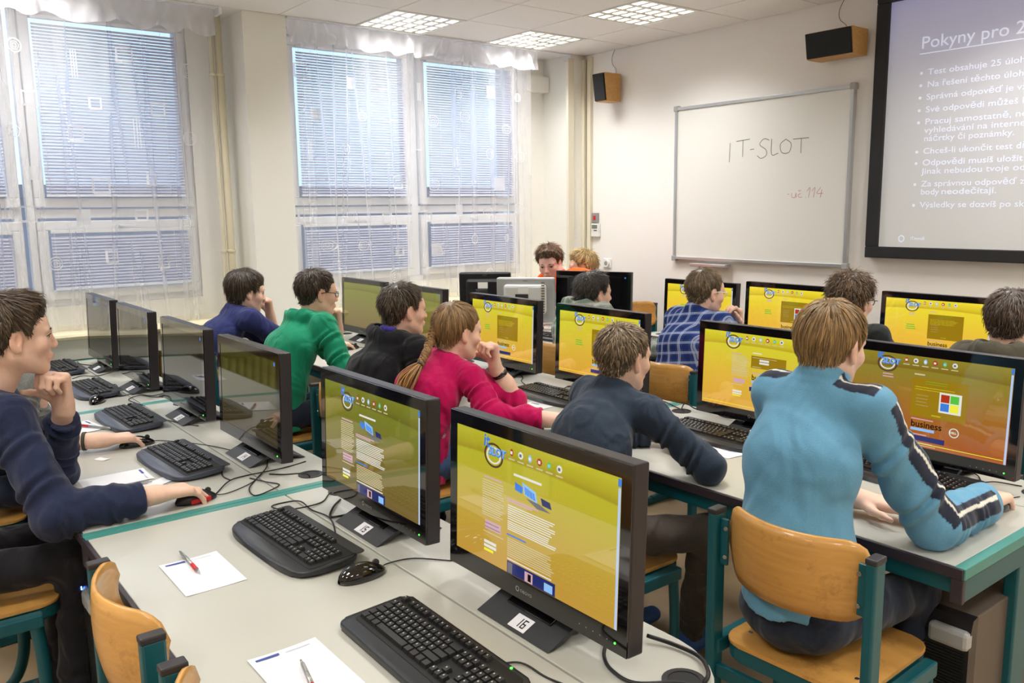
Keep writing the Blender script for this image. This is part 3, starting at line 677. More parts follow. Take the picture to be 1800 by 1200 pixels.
# ================================================================= MONITORS
SW, SH = .552, .307      # lit panel
def screen_mat(name, top, bot, strength):
    m = bpy.data.materials.new(name); m.use_nodes = True; nt = m.node_tree; b = nt.nodes['Principled BSDF']
    b.inputs['Base Color'].default_value = (.012, .011, .012, 1); b.inputs['Roughness'].default_value = .03; b.inputs['IOR'].default_value = 1.75
    tc = nt.nodes.new('ShaderNodeTexCoord'); sx = nt.nodes.new('ShaderNodeSeparateXYZ'); nt.links.new(tc.outputs['UV'], sx.inputs[0])
    # header arc of the page
    cx = nt.nodes.new('ShaderNodeMath'); cx.operation = 'SUBTRACT'; cx.inputs[1].default_value = .45; nt.links.new(sx.outputs[0], cx.inputs[0])
    sq = nt.nodes.new('ShaderNodeMath'); sq.operation = 'POWER'; sq.inputs[1].default_value = 2; nt.links.new(cx.outputs[0], sq.inputs[0])
    ma = nt.nodes.new('ShaderNodeMath'); ma.operation = 'MULTIPLY_ADD'; ma.inputs[1].default_value = .12; nt.links.new(sq.outputs[0], ma.inputs[0]); nt.links.new(sx.outputs[1], ma.inputs[2])
    rp = nt.nodes.new('ShaderNodeValToRGB'); el = rp.color_ramp.elements
    t_, b_ = s2l(top), s2l(bot)
    el[0].position = 0; el[0].color = b_ + (1,)
    el[1].position = 1; el[1].color = t_ + (1,)
    for p, c in ((.45, tuple(b_[k] * .6 + t_[k] * .4 for k in range(3))), (.84, tuple(t_[k] * .97 for k in range(3))), (.855, tuple(v * (.62, .55, .35)[k] + (0.1 * b_[k]) for k, v in enumerate(t_))), (.90, tuple(v * (.86, .8, .6)[k] for k, v in enumerate(t_)))):
        e = el.new(p); e.color = c + (1,)
    nt.links.new(ma.outputs[0], rp.inputs[0]); nt.links.new(rp.outputs[0], b.inputs['Emission Color']); b.inputs['Emission Strength'].default_value = strength
    return m
S_near = screen_mat('web_page_yellow', (188, 184, 40), (196, 150, 58), .74)
S_mid = screen_mat('web_page_olive', (146, 152, 40), (140, 114, 54), .50)
S_dim = screen_mat('web_page_dim', (92, 96, 30), (90, 74, 36), .28)
S_row2 = screen_mat('web_page_amber', (208, 198, 44), (212, 156, 56), .86)
S_brown = screen_mat('web_page_brown', (150, 136, 40), (176, 88, 34), .70)
S_row3 = screen_mat('web_page_gold', (226, 206, 46), (220, 162, 56), .9)
S_off = mat('screen_off', (14, 13, 15), .04); S_off.node_tree.nodes['Principled BSDF'].inputs['IOR'].default_value = 1.75
E_ = lambda n, c, s=1.0: mat(n, (20, 20, 20), .1, emit=(c, s * .72))
PG = [E_('page_white', (235, 235, 225)), E_('page_blue', (60, 130, 225)), E_('page_navy', (40, 50, 120), .8), E_('page_panel', (176, 140, 14), .8), E_('page_pale_text', (228, 214, 170), .85),
      E_('page_yellow_text', (250, 245, 60)), E_('page_red', (200, 60, 30), .8), E_('page_green', (90, 200, 60)), E_('page_ring', (110, 80, 50), .6), E_('page_black', (10, 10, 10), .2), E_('page_lightblue', (150, 200, 250)), E_('page_pink', (225, 180, 190), .9), E_('page_edge', (190, 210, 245), 1.0), E_('page_grey', (120, 120, 130), .8)]
page_cache = {}
def page_meshes(kind):
    """returns list of (part name, mesh); coordinates x right, z up, origin centre of the panel"""
    if kind in page_cache: return page_cache[kind]
    out = []; D = .0006; r = np.random.default_rng(abs(hash(kind)) % 1000 if False else len(kind) * 7 + ord(kind[0]))
    def new(): return bmesh.new()
    def q(bm, u0, u1, v0, v1, mi, y=-D):
        x0, x1, z0, z1 = (u0 - .5) * SW, (u1 - .5) * SW, (.5 - v1) * SH, (.5 - v0) * SH
        f = bm.faces.new([bm.verts.new(p) for p in ((x0, y, z0), (x1, y, z0), (x1, y, z1), (x0, y, z1))]); f.material_index = mi
    def fin(n, bm):
        me = bpy.data.meshes.new(n); bm.to_mesh(me); bm.free()
        for m in PG: me.materials.append(m)
        out.append((n, me))
    def lines(bm, u0, u1, v0, v1, n, mi, h=.008):
        for k in range(n):
            v = v0 + (v1 - v0) * k / max(1, n - 1)
            q(bm, u0, u0 + (u1 - u0) * r.uniform(.8, 1.0), v, v + h, mi)
    def txt(n, s, size, u, v, mi, shear=0, bold=0):
        me = text_data(s, size, bold, shear); me.materials.clear(); me.transform(face_negY((u - .5) * SW, -D * 1.6, (.5 - v) * SH)); me.name = n; me.materials.append(PG[mi]); out.append((n, me))
    # logo: letters over a ring, row of icons, scrollbar, corner icon
    bm = new(); vo = .0 if kind == 'home' else -.03
    cx, cz = (.265 - .5) * SW, (.5 - .135 - vo) * SH
    for k in range(24):
        a0, a1 = 2 * PI * k / 24, 2 * PI * (k + 1) / 24
        for ro, ri, mi, e in ((.036, .030, 8, .8), (.027, .022, 0, .75)):
            f = bm.faces.new([bm.verts.new((cx + rr * math.cos(a), -D, cz - .006 + rr * e * math.sin(a))) for rr, a in ((ro, a0), (ro, a1), (ri, a1), (ri, a0))]); f.material_index = mi
    fin('logo_ring', bm)
    txt('logo_text', 'it', .042, .195, .10 + vo, 1, .1, .001); txt('logo_text', 'SLOT', .026, .232, .155 + vo, 1, .15, .0012); txt('logo_text', 'SLOT', .026, .229, .150 + vo, 10, .15, .0004)
    bm = new()
    for k, mi in enumerate((6, 0, 10, 6, 7, 0)):
        u = .385 + .058 * k; v = .085 + vo
        pts = [(u + .016 * math.cos(2 * PI * j / 8) * (1 if k % 2 else .7), v + .028 * math.sin(2 * PI * j / 8)) for j in range(8)]
        f = bm.faces.new([bm.verts.new(((a - .5) * SW, -D, (.5 - b) * SH)) for a, b in pts][::-1]); f.material_index = mi
        q(bm, u - .008, u + .006, v - .01, v + .012, (0, 13, 0, 0, 10, 13)[k], -D * 1.5); q(bm, u - .02, u + .02, v + .045, v + .055, 4)
    fin('menu_icons', bm)
    bm = new(); q(bm, .984, .996, .07, .998, 12); q(bm, .982, .998, .01, .06, 1); fin('scroll_bar', bm)
    bm = new()
    if kind == 'home':
        lines(bm, .40, .61, .23, .232, 1, 0, .018); lines(bm, .20, .33, .33, .332, 1, 11, .012)
        for a, b, n in ((.36, .47, 7), (.49, .54, 4), (.56, .63, 5)): lines(bm, .19, .34, a, b, n, 4)
        lines(bm, .36, .56, .43, .445, 2, 11, .01)
        for a, b, n in ((.48, .58, 7), (.60, .66, 5)): lines(bm, .365, .67, a, b, n, 0)
        lines(bm, .36, .50, .70, .702, 1, 1, .012); lines(bm, .365, .67, .73, .86, 9, 4); lines(bm, .365, .66, .885, .887, 1, 0, .01)
        q(bm, .21, .32, .67, .74, 11); lines(bm, .21, .32, .69, .72, 2, 13); lines(bm, .2, .34, .76, .762, 1, 4)
        q(bm, .205, .29, .83, .853, 0); q(bm, .205, .29, .862, .885, 0); q(bm, .205, .27, .895, .915, 5)
    elif kind == 'form':
        lines(bm, .26, .36, .27, .272, 1, 11, .012)
        for a, b, n in ((.30, .42, 8), (.44, .49, 4), (.50, .56, 4)): lines(bm, .26, .42, a, b, n, 4)
        q(bm, .28, .38, .60, .66, 11); lines(bm, .26, .38, .68, .682, 1, 4); q(bm, .28, .36, .76, .785, 0); q(bm, .28, .36, .795, .815, 0); q(bm, .28, .35, .825, .84, 5)
        lines(bm, .44, .52, .23, .232, 1, 0, .012); q(bm, .43, .72, .27, .43, 3); q(bm, .5, .58, .31, .335, 0, -D * 1.3); q(bm, .5, .58, .345, .37, 0, -D * 1.3); lines(bm, .44, .65, .29, .292, 1, 4)
        lines(bm, .44, .53, .41, .412, 1, 4)
    else:
        lines(bm, .24, .31, .235, .265, 2, 11, .012); lines(bm, .22, .32, .44, .51, 3, 7, .014)
        lines(bm, .44, .51, .19, .192, 1, 4, .016); q(bm, .43, .76, .24, .66, 3)
    fin('page_content', bm)
    bm = new()
    if kind == 'home':   # product picture and photo
        for p, mi in ((((.41, .29), (.46, .31), (.455, .36), (.41, .35)), 1), (((.455, .275), (.54, .31), (.55, .385), (.47, .36)), 10), (((.47, .30), (.53, .325), (.54, .375), (.475, .355)), 1), (((.48, .38), (.56, .385), (.63, .42), (.55, .425)), 13), (((.57, .335), (.625, .345), (.635, .39), (.58, .385)), 2)):
            f = bm.faces.new([bm.verts.new(((a - .5) * SW, -D * 1.2, (.5 - b) * SH)) for a, b in p][::-1]); f.material_index = mi
        q(bm, .365, .665, .905, .998, 2); q(bm, .37, .40, .915, .995, 13, -D * 1.3); q(bm, .48, .53, .92, .995, 11, -D * 1.3); q(bm, .5, .52, .93, .985, 9, -D * 1.5); q(bm, .60, .65, .93, .99, 10, -D * 1.3)
    else:
        if kind == 'quiz' or kind == 'logo':
            lines(bm, .51, .66, .262, .285, 2, 7, .01); lines(bm, .45, .71, .33, .355, 2, 5, .009) if kind == 'quiz' else lines(bm, .45, .72, .32, .40, 5, 5, .01)
            lines(bm, .46, .54, .42, .53, 4, 4, .009); lines(bm, .56, .62, .62, .622, 1, 5, .015)
            if kind == 'quiz':
                q(bm, .60, .73, .36, .58, 0, -D * 1.4)
                for a, b, mi in ((.61, .38, 6), (.665, .38, 7), (.61, .475, 1), (.665, .475, 5)): q(bm, a, a + .05, b, b + .085, mi, -D * 1.9)
        v = .5 if kind == 'form' else .69
        lines(bm, .44, .60, v - .005, v - .003, 1, 11, .012); q(bm, .44, .585, v + .10, v + .13, 10); lines(bm, .43, .56, v + .165, v + .167, 1, 11, .012); q(bm, .425, .65, v + .185, v + .24, 2); lines(bm, .47, .6, v + .26, v + .262, 1, 4)
        x0, z0 = (.70 - .5) * SW, (.5 - (v + .085)) * SH
        for k in range(20):
            a0, a1 = 2 * PI * k / 20, 2 * PI * (k + 1) / 20
            f = bm.faces.new([bm.verts.new((x0 + rr * math.cos(a), -D, z0 + rr * math.sin(a))) for rr, a in ((.016, a0), (.016, a1), (.013, a1), (.013, a0))]); f.material_index = 0
    fin('page_pictures', bm)
    if kind != 'home':
        v = .5 if kind == 'form' else .69
        txt('page_word', 'business', .031, .44, v + .088, 9, 0, .0005); txt('page_word', 'DELL', .0095, .677, v + .095, 0, 0, .0003)
        bm = new(); q(bm, .01, .98, .955, .962, 5); lines(bm, .35, .6, .975, .977, 1, 4); fin('page_footer', bm)
    page_cache[kind] = out; return out
def seven_seg(bm, s, x, z, h, y, mi=0):
    w = h * .5; t = h * .13
    segs = {'0': 'abcdef', '1': 'bc', '2': 'abged', '3': 'abgcd', '4': 'fgbc', '5': 'afgcd', '6': 'afgedc', '7': 'abc', '8': 'abcdefg', '9': 'abfgcd'}
    for c in s:
        for g in segs[c]:
            a = {'a': (0, w, h - t, h), 'd': (0, w, 0, t), 'g': (0, w, h / 2 - t / 2, h / 2 + t / 2), 'f': (0, t, h / 2, h), 'e': (0, t, 0, h / 2), 'b': (w - t, w, h / 2, h), 'c': (w - t, w, 0, h / 2)}[g]
            f = bm.faces.new([bm.verts.new(p) for p in ((x + a[0], y, z + a[2]), (x + a[1], y, z + a[2]), (x + a[1], y, z + a[3]), (x + a[0], y, z + a[3]))]); f.material_index = mi
        x += w + t * 1.6
def monitor(x, y, num, smat, kind, label, rz=0.0, z=DZ, height=0.0):
    """origin: middle of the base's front edge"""
    t = thing('computer_monitor', label, 'monitor', (x, y, z), rz, 'black widescreen monitors')
    W, H, z0, yf = .61, .387, .048, .05
    tilt = Matrix.Translation((0, yf, z0)) @ Matrix.Rotation(math.radians(-2.0), 4, 'X')
    bm = bmesh.new()
    add_box(bm, -W / 2, W / 2, .0, .042, 0, H, .004, 0, tilt); add_box(bm, -W / 2 + .06, W / 2 - .06, .042, .062, .05, H - .06, .01, 0, tilt)
    bm_obj('casing', bm, M_frame, t)
    bm = bmesh.new(); c = (H / 2 + .008); a = SW / 2; b = SH / 2   # glass bezel around the panel
    for q in ((-W / 2 + .002, W / 2 - .002, c + b, H - .002), (-W / 2 + .002, W / 2 - .002, .002, c - b), (-W / 2 + .002, -a, c - b, c + b), (a, W / 2 - .002, c - b, c + b)): add_box(bm, q[0], q[1], -.003, .0, q[2], q[3], 0, 0, tilt)
    bm_obj('bezel', bm, M_gloss, t)
    # screen panel with UV
    me = bpy.data.meshes.new('screen'); P = [tilt @ Vector(p) for p in ((-a, -.0015, c - b), (a, -.0015, c - b), (a, -.0015, c + b), (-a, -.0015, c + b))]
    me.from_pydata([tuple(p) for p in P], [], [(0, 1, 2, 3)]); uv = me.uv_layers.new(name='UVMap')
    for k, u in enumerate(((0, 0), (1, 0), (1, 1), (0, 1))): uv.data[k].uv = u
    s = link('screen', me, smat, t)
    if kind:
        for n, pm in page_meshes(kind):
            o = bpy.data.objects.new(n, pm); C.objects.link(o); o.parent = s; o.matrix_local = tilt @ Matrix.Translation((0, -.0015, c))
    if kind is None:
        bm = bmesh.new(); add_box(bm, a - .022, a - .012, -.0022, -.0016, c + b - .018, c + b - .006, 0, 0, tilt); bm_obj('screen_icon', bm, PG[1], s)
    # maker's mark, buttons, power light
    bm = bmesh.new()
    for k in range(18):
        a0, a1 = 2 * PI * k / 18, 2 * PI * (k + 1) / 18
        bm.faces.new([bm.verts.new((-.034 + rr * math.cos(q_), -.0034, .024 + rr * math.sin(q_))) for rr, q_ in ((.0065, a0), (.0065, a1), (.0042, a1), (.0042, a0))])
    bmesh.ops.transform(bm, matrix=tilt, verts=bm.verts); bm_obj('maker_mark', bm, M_silver, t)
    text('maker_name', 'neovo', .016, M_silver, tilt @ face_negY(-.024, -.0034, .0195), t)
    for k in range(5):
        bm = bmesh.new(); add_disc(bm, (.17 + .02 * k, -.0034, .022), .0016, 8, 'y'); bmesh.ops.transform(bm, matrix=tilt, verts=bm.verts); bm_obj('button_mark', bm, M_silver, t)
    bm = bmesh.new(); add_cyl(bm, (.272, -.003, .022), .0022, -.0012, 10, 'y'); bmesh.ops.transform(bm, matrix=tilt, verts=bm.verts); bm_obj('power_light', bm, M_gled, t)
    # folded-plate stand
    bm = bmesh.new(); hw = .125; pr = [(0, .002), (.105, .046), (.215, .002), (.203, .002), (.105, .034), (.018, .002)]
    v0 = [bm.verts.new((-hw, p[0], p[1])) for p in pr]; v1 = [bm.verts.new((hw, p[0], p[1])) for p in pr]
    for k in range(6): bm.faces.new((v0[k], v0[(k + 1) % 6], v1[(k + 1) % 6], v1[k]))
    for vv in (v0, v1): bm.faces.new((vv[0], vv[1], vv[4], vv[5])); bm.faces.new((vv[1], vv[2], vv[3], vv[4]))
    bmesh.ops.recalc_face_normals(bm, faces=bm.faces); bm_obj('stand_base', bm, M_baseg, t)
    sl = math.atan2(.044, .105); SM = Matrix.Translation((0, 0, .002)) @ Matrix.Rotation(sl, 4, 'X')
    bm = bmesh.new(); add_box(bm, -.075, .075, .055, .095, 0.0005, .006, .002, 0, SM); o = bm_obj('stand_slot', bm, M_gloss, t)
    bm = bmesh.new(); add_box(bm, -.06, .06, .078, .104, .035, .12, .004); bm_obj('stand_neck', bm, M_black, t)
    if num:
        bm = bmesh.new(); add_box(bm, -.02, .035, .008, .046, .0008, .0016, 0, 0, SM)
        tg = bm_obj('number_tag', bm, M_paper, t)
        bm = bmesh.new(); n = len(num); seven_seg(bm, num, -.005 if n > 1 else .0, 0, .024, 0); bmesh.ops.transform(bm, matrix=SM @ Matrix.Translation((0, .015, .0020)) @ Matrix.Rotation(-PI / 2, 4, 'X'), verts=bm.verts)
        bm_obj('tag_number', bm, M_ink, tg)
    return t
BY1 = 1.045
monitor(-1.36, BY1, '16', S_near, 'home', 'nearest black monitor, number 16 on its base, yellow web page')
monitor(-2.08, BY1, '15', S_mid, 'home', 'black monitor with number 15 tag, second nearest, showing an olive web page')
monitor(-3.01, BY1, '14', S_dim, None, 'black monitor mirroring a desk, between the green hoodie boy and number 15')
monitor(-3.79, BY1, '13', S_off, None, 'dark reflective monitor, third from the windows in the nearest row')
monitor(-4.615, BY1, '12', S_off, None, 'dark reflective monitor, second from the windows in the nearest row')
monitor(-5.37, BY1, '11', S_off, None, 'dark reflective monitor nearest the windows in the nearest row')
BY2 = 2.725
monitor(-1.33, BY2, '10', S_brown, 'quiz', 'black monitor number 10 with brown page and four colour squares, right foreground')
monitor(-1.98, BY2, '9', S_row2, 'form', 'black monitor number 9 with a yellow form page, left of the boy in light blue')
monitor(-2.90, BY2, '8', S_row2, 'logo', 'black monitor with a yellow page behind the short-haired boy in the navy jacket')
monitor(-3.66, BY2, '7', S_row2, 'logo', 'black monitor in front of the girl with the braid')
monitor(-4.55, BY2, '6', S_mid, None, 'black monitor mostly hidden behind the boy in the black hoodie')
monitor(-5.27, BY2, '5', S_mid, None, 'black monitor beside the window sill, right of the boy with black glasses')
BY3 = 4.40
monitor(-4.60, 4.33, None, S_off, None, 'switched-off black monitor behind the boy with the plaid hood', rz=.42)
monitor(-3.67, BY3, '3', S_row3, 'logo', 'monitor in the back row left of the boy in the blue plaid shirt', z=DZ - .02)
monitor(-2.99, BY3, '2', S_row3, 'quiz', 'monitor in the back row with a small white picture, left of the curly-haired boy')
monitor(-2.09, BY3, '1', S_row3, 'logo', 'rightmost monitor in the back row with a golden page')

# teacher's two office monitors seen from behind
def office_monitor(x, y, rz, m_case, m_back, label, w=.43, h=.37, z0=.075):
    t = thing('office_monitor', label, 'monitor', (x, y, DZ), rz)
    bm = bmesh.new(); add_box(bm, -w / 2, w / 2, -.03, .03, z0, z0 + h, .012); bm_obj('casing', bm, m_case, t)
    bm = bmesh.new(); add_box(bm, -w / 2 + .06, w / 2 - .06, -.075, -.028, z0 + .07, z0 + h - .05, .022); bm_obj('rear_housing', bm, m_back, t)
    box('vesa_plate', -.07, .03, -.083, -.074, z0 + .12, z0 + .22, M_cap, t, .004)
    box('rating_label', -.05, .03, -.0765, -.0745, z0 + .225, z0 + .275, M_white, t)
    bm = bmesh.new()
    for k in range(12): add_box(bm, w / 2 - .095, w / 2 - .07, -.0775, -.0745, z0 + .08 + k * .02, z0 + .09 + k * .02)
    bm_obj('vent_slots', bm, M_gap, t)['kind'] = 'stuff'
    text('maker_name', 'NEC', .02, M_gap, face_negY(-.02, -.0312, z0 + h - .03), t)
    box('screen', -w / 2 + .018, w / 2 - .018, .028, .032, z0 + .02, z0 + h - .018, S_off, t)
    bm = bmesh.new(); add_box(bm, -.03, .03, -.09, -.05, .01, z0 + .16, .008); bm_obj('stand_neck', bm, M_cap, t)
    bm = bmesh.new(); add_poly_prism(bm, rrect(.26, .2, .05), 0.0, .018, .005, Matrix.Translation((0, -.02, 0))); bm_obj('stand_base', bm, M_cap, t)
    return t
M_slv = mat('silver_grey_case', (176, 178, 178), .4, metal=.25); M_whp = mat('pale_grey_plastic', (214, 214, 212), .45)
office_monitor(-4.95, 4.0, .72, M_slv, M_whp, 'silver monitor seen from behind on the teacher desk', .445, .34, .055)
office_monitor(-5.50, 4.02, .80, M_black, M_black, 'black monitor seen from behind, left of the silver one', .42, .35, .055)

# ================================================================= KEYBOARDS, MICE
U_ = .0187
def key_layout():
    ks = []; x0 = -.218
    def row(y, widths, x=None):
        x = x0 if x is None else x
        for w in widths:
            if w < 0: x += -w * U_; continue
            ks.append((x + w * U_ / 2, y, w)); x += w * U_
    row(.066, [1, -.8, 1, 1, 1, 1, -.55, 1, 1, 1, 1, -.55, 1, 1, 1, 1])
    row(.038, [1] * 13 + [2]); row(.0193, [1.5] + [1] * 12 + [1.5]); row(.0006, [1.75] + [1] * 11 + [2.25]); row(-.0181, [1.25] + [1] * 11 + [2.75]); row(-.0368, [1.25, 1.25, 1.25, 6.25, 1.25, 1.25, 1.25, 1.25])
    xn = x0 + 15.3 * U_; row(.066, [1, 1, 1], xn); row(.038, [1, 1, 1], xn); row(.0193, [1, 1, 1], xn); row(-.0181, [-1, 1], xn); row(-.0368, [1, 1, 1], xn)
    xp = xn + 3.3 * U_
    for y in (.038, .0193, .0006, -.0181): row(y, [1, 1, 1, 1], xp)
    row(-.0368, [2, 1, 1], xp)
    return ks
KEYS = key_layout(); key_me = {}
def key_mesh(w, mk=False):
    k = round(w, 2)
    if k in key_me: return key_me[k]
    bm = bmesh.new(); a, d = w * U_ / 2 - .0008, U_ / 2 - .0008; i = .0022
    v = [bm.verts.new(p) for p in ((-a, -d, 0), (a, -d, 0), (a, d, 0), (-a, d, 0), (-a + i, -d + i, .0075), (a - i, -d + i, .0075), (a - i, d - i * .6, .0085), (-a + i, d - i * .6, .0085))]
    for f in ((4, 5, 6, 7), (0, 1, 5, 4), (1, 2, 6, 5), (2, 3, 7, 6), (3, 0, 4, 7)): bm.faces.new([v[j] for j in f])
    if w < 1.2:
        q = [bm.verts.new(p) for p in ((-a * .45, d * .05, .0083), (-a * .1, d * .05, .0083), (-a * .1, d * .45, .0086), (-a * .45, d * .45, .0086))]; bm.faces.new(q).material_index = 1
    me = bpy.data.meshes.new('key'); bm.to_mesh(me); bm.free(); me.materials.append(M_key); me.materials.append(M_mark); key_me[k] = me; return me
def keyboard(x, y, rz, label, style='curved', single=True, rest=True):
    t = thing('keyboard', label, 'keyboard', (x, y, DZ + .0015), rz, 'black keyboards on the desks')
    if style == 'curved':
        o = [(-.236, -.02), (-.228, -.06), (-.200, -.088), (-.14, -.102), (-.05, -.104), (.05, -.104), (.15, -.100), (.208, -.086), (.232, -.058), (.238, .0), (.234, .05), (.215, .085), (.12, .098), (0, .102), (-.12, .1), (-.205, .09), (-.232, .05)]
        P = [Vector((a, b, 0)) for a, b in o]; n = len(P); out = []
        for i_ in range(n):
            a, b, c, d = P[i_ - 1], P[i_], P[(i_ + 1) % n], P[(i_ + 2) % n]
            for k in range(3):
                s = k / 3; out.append((0.5 * ((2 * b) + (c - a) * s + (2 * a - 5 * b + 4 * c - d) * s * s + (3 * b - a - 3 * c + d) * s ** 3)))
        out = [(p.x, p.y) for p in out]
    else: out = rrect(.478, .182, .022, 5)
    T = Matrix.Rotation(math.radians(3.0), 4, 'X')
    bm = bmesh.new(); add_poly_prism(bm, out, .006, .021, .005, T); bm_obj('case', bm, M_keyrest if style == 'curved' and rest else M_keytop, t, True)
    inn = rrect(.446, .136, .012, 4, 0, .012) ; bm = bmesh.new(); add_poly_prism(bm, inn, .0212, .0222, 0, T); bm_obj('key_bed', bm, M_keyin, t)
    if style == 'curved':
        up = [(a * .985, b) for a, b in rrect(.47, .03, .013, 4, 0, .088)]; bm = bmesh.new(); add_poly_prism(bm, up, .0212, .0235, .001, T); bm_obj('top_panel', bm, M_keytop, t)
    TK = T @ Matrix.Translation((0, .0015, .0222))
    if single:
        for kx, ky, w in KEYS:
            o = bpy.data.objects.new('key', key_mesh(w)); C.objects.link(o); o.parent = t; o.matrix_local = TK @ Matrix.Translation((kx, ky, 0))
    else:
        bm = bmesh.new()
        for kx, ky, w in KEYS:
            n0 = len(bm.verts); bm.from_mesh(key_mesh(w)); bm.verts.ensure_lookup_table(); bmesh.ops.transform(bm, matrix=TK @ Matrix.Translation((kx, ky, 0)), verts=bm.verts[n0:])
        o = bm_obj('keys', bm, [M_key, M_mark], t); o['kind'] = 'stuff'
    for s in (-1, 1): box('foot', s * .19 - .012, s * .19 + .012, .05, .065, 0, .012, M_cap, t)
    bm = bmesh.new(); add_box(bm, -.19, .19, -.08, -.07, 0, .008); bm_obj('rubber_strip', bm, M_cap, t)
    if style != 'curved':
        bm = bmesh.new(); add_cyl(bm, (.17, .084, .021), .003, .003, 10); o = bm_obj('lock_light', bm, M_gled, t); o.location.z = .003
    return t
keyboard(-1.375, .845, -.02, 'nearest keyboard, straight and black, cut by the bottom edge', 'straight')
keyboard(-2.12, .872, .03, 'curved black keyboard in front of monitor number 15', rest=False)
keyboard(-3.11, .868, .05, 'dark keyboard with blue-grey rim beside the navy sweater boy mouse hand')
keyboard(-3.92, .89, .03, 'blue-grey rimmed keyboard above the hand with the wristband')
keyboard(-4.72, .905, .04, 'grey keyboard with a mouse in front of it, second from the windows', single=False)
keyboard(-5.50, .90, .03, 'keyboard nearest the radiators, half hidden by a hand', single=False)
keyboard(-3.03, 2.60, -.02, 'black keyboard in front of the pink sleeve', rest=False)
keyboard(-2.06, 2.62, -.02, 'keyboard between the navy jacket and the light blue jacket', rest=False, single=False)
keyboard(-1.34, 2.68, -.03, 'keyboard under monitor number 10', rest=False, single=False)
keyboard(-4.55, 2.55, .0, 'keyboard right of the boy in the green hoodie', rest=False, single=False)
keyboard(-3.80, 4.2, .0, 'keyboard behind the boy in the blue plaid shirt', rest=False, single=False)
keyboard(-2.25, 4.2, .0, 'keyboard in front of the curly-haired boy', rest=False, single=False)
keyboard(-4.55, 3.80, .1, 'keyboard lying on the teacher desk before the silver monitor', 'straight', single=False)
def mouse(x, y, rz, label, m_side=None, cable=None):
    t = thing('computer_mouse', label, 'mouse', (x, y, DZ), rz, 'black computer mice')
    nu, nv = 18, 14; V = []; L_, Wd, H_ = .132, .076, .043
    for i_ in range(nu + 1):
        s = i_ / nu; yy = (s - .5) * L_; wv = Wd / 2 * (math.sin(PI * min(max(s, .004), .996)) ** .45) * (1 - .10 * math.sin(PI * s)); hh = H_ * (math.sin(PI * (s * .94 + .03)) ** .6) * (1.05 - .35 * s)
        for j in range(nv + 1):
            a = PI * j / nv; V.append((wv * math.cos(a), yy, .002 + hh * math.sin(a) ** .75))
    V = np.array(V); idx = np.arange((nu + 1) * (nv + 1)).reshape(nu + 1, nv + 1)
    F = np.stack([idx[:-1, :-1], idx[:-1, 1:], idx[1:, 1:], idx[1:, :-1]], -1).reshape(-1, 4)
    F = np.concatenate([F, np.stack([idx[:-1, 0], idx[1:, 0], idx[1:, -1], idx[:-1, -1]], -1)])
    np_mesh('shell', V, F, M_gloss if not m_side else M_black, t)
    if m_side:
        for s in (-1, 1): bm = bmesh.new(); add_box(bm, s * .033 - .004, s * .033 + .004, -.03, .035, .003, .018, .003); bm_obj('side_grip', bm, m_side, t)
    bm = bmesh.new(); add_cyl(bm, (-.003, .040, .0275), .0095, .006, 14, 'x'); bm_obj('scroll_wheel', bm, M_cap, t)
    if cable: tube('mouse_cable', spline([(0, .05, .008)] + cable, 6), .0017, M_cable, t, 6)
    return t
mouse(-1.812, .925, .05, 'glossy black mouse right of the curved keyboard, lying free on the near desk', cable=[(-.02, .09, .004), (.0, .16, .0035), (.10, .25, .0035), (.08, .31, .02)])
mouse(-2.66, .785, .1, 'black mouse with red sides under the hand of the boy in the navy sweater', M_red, [(.01, .1, .004), (-.03, .2, .0035), (-.1, .28, .0035)])
mouse(-3.478, .815, .05, 'mouse under the hand with the wristband', None, [(.02, .1, .004), (.2, .2, .0035), (.4, .26, .0035)])
mouse(-4.43, .872, 1.1, 'black mouse lying turned against the grey keyboard', None, [(.0, .08, .004), (-.05, .15, .004)])
mouse(-1.018, 2.645, .1, 'mouse under the hand of the boy in light blue', None, [(0, .09, .004), (.02, .14, .0035)])
mouse(-5.02, 2.55, .1, 'mouse under the hand of the boy in the blue T-shirt', None, [(.02, .08, .004), (.12, .10, .0035)])

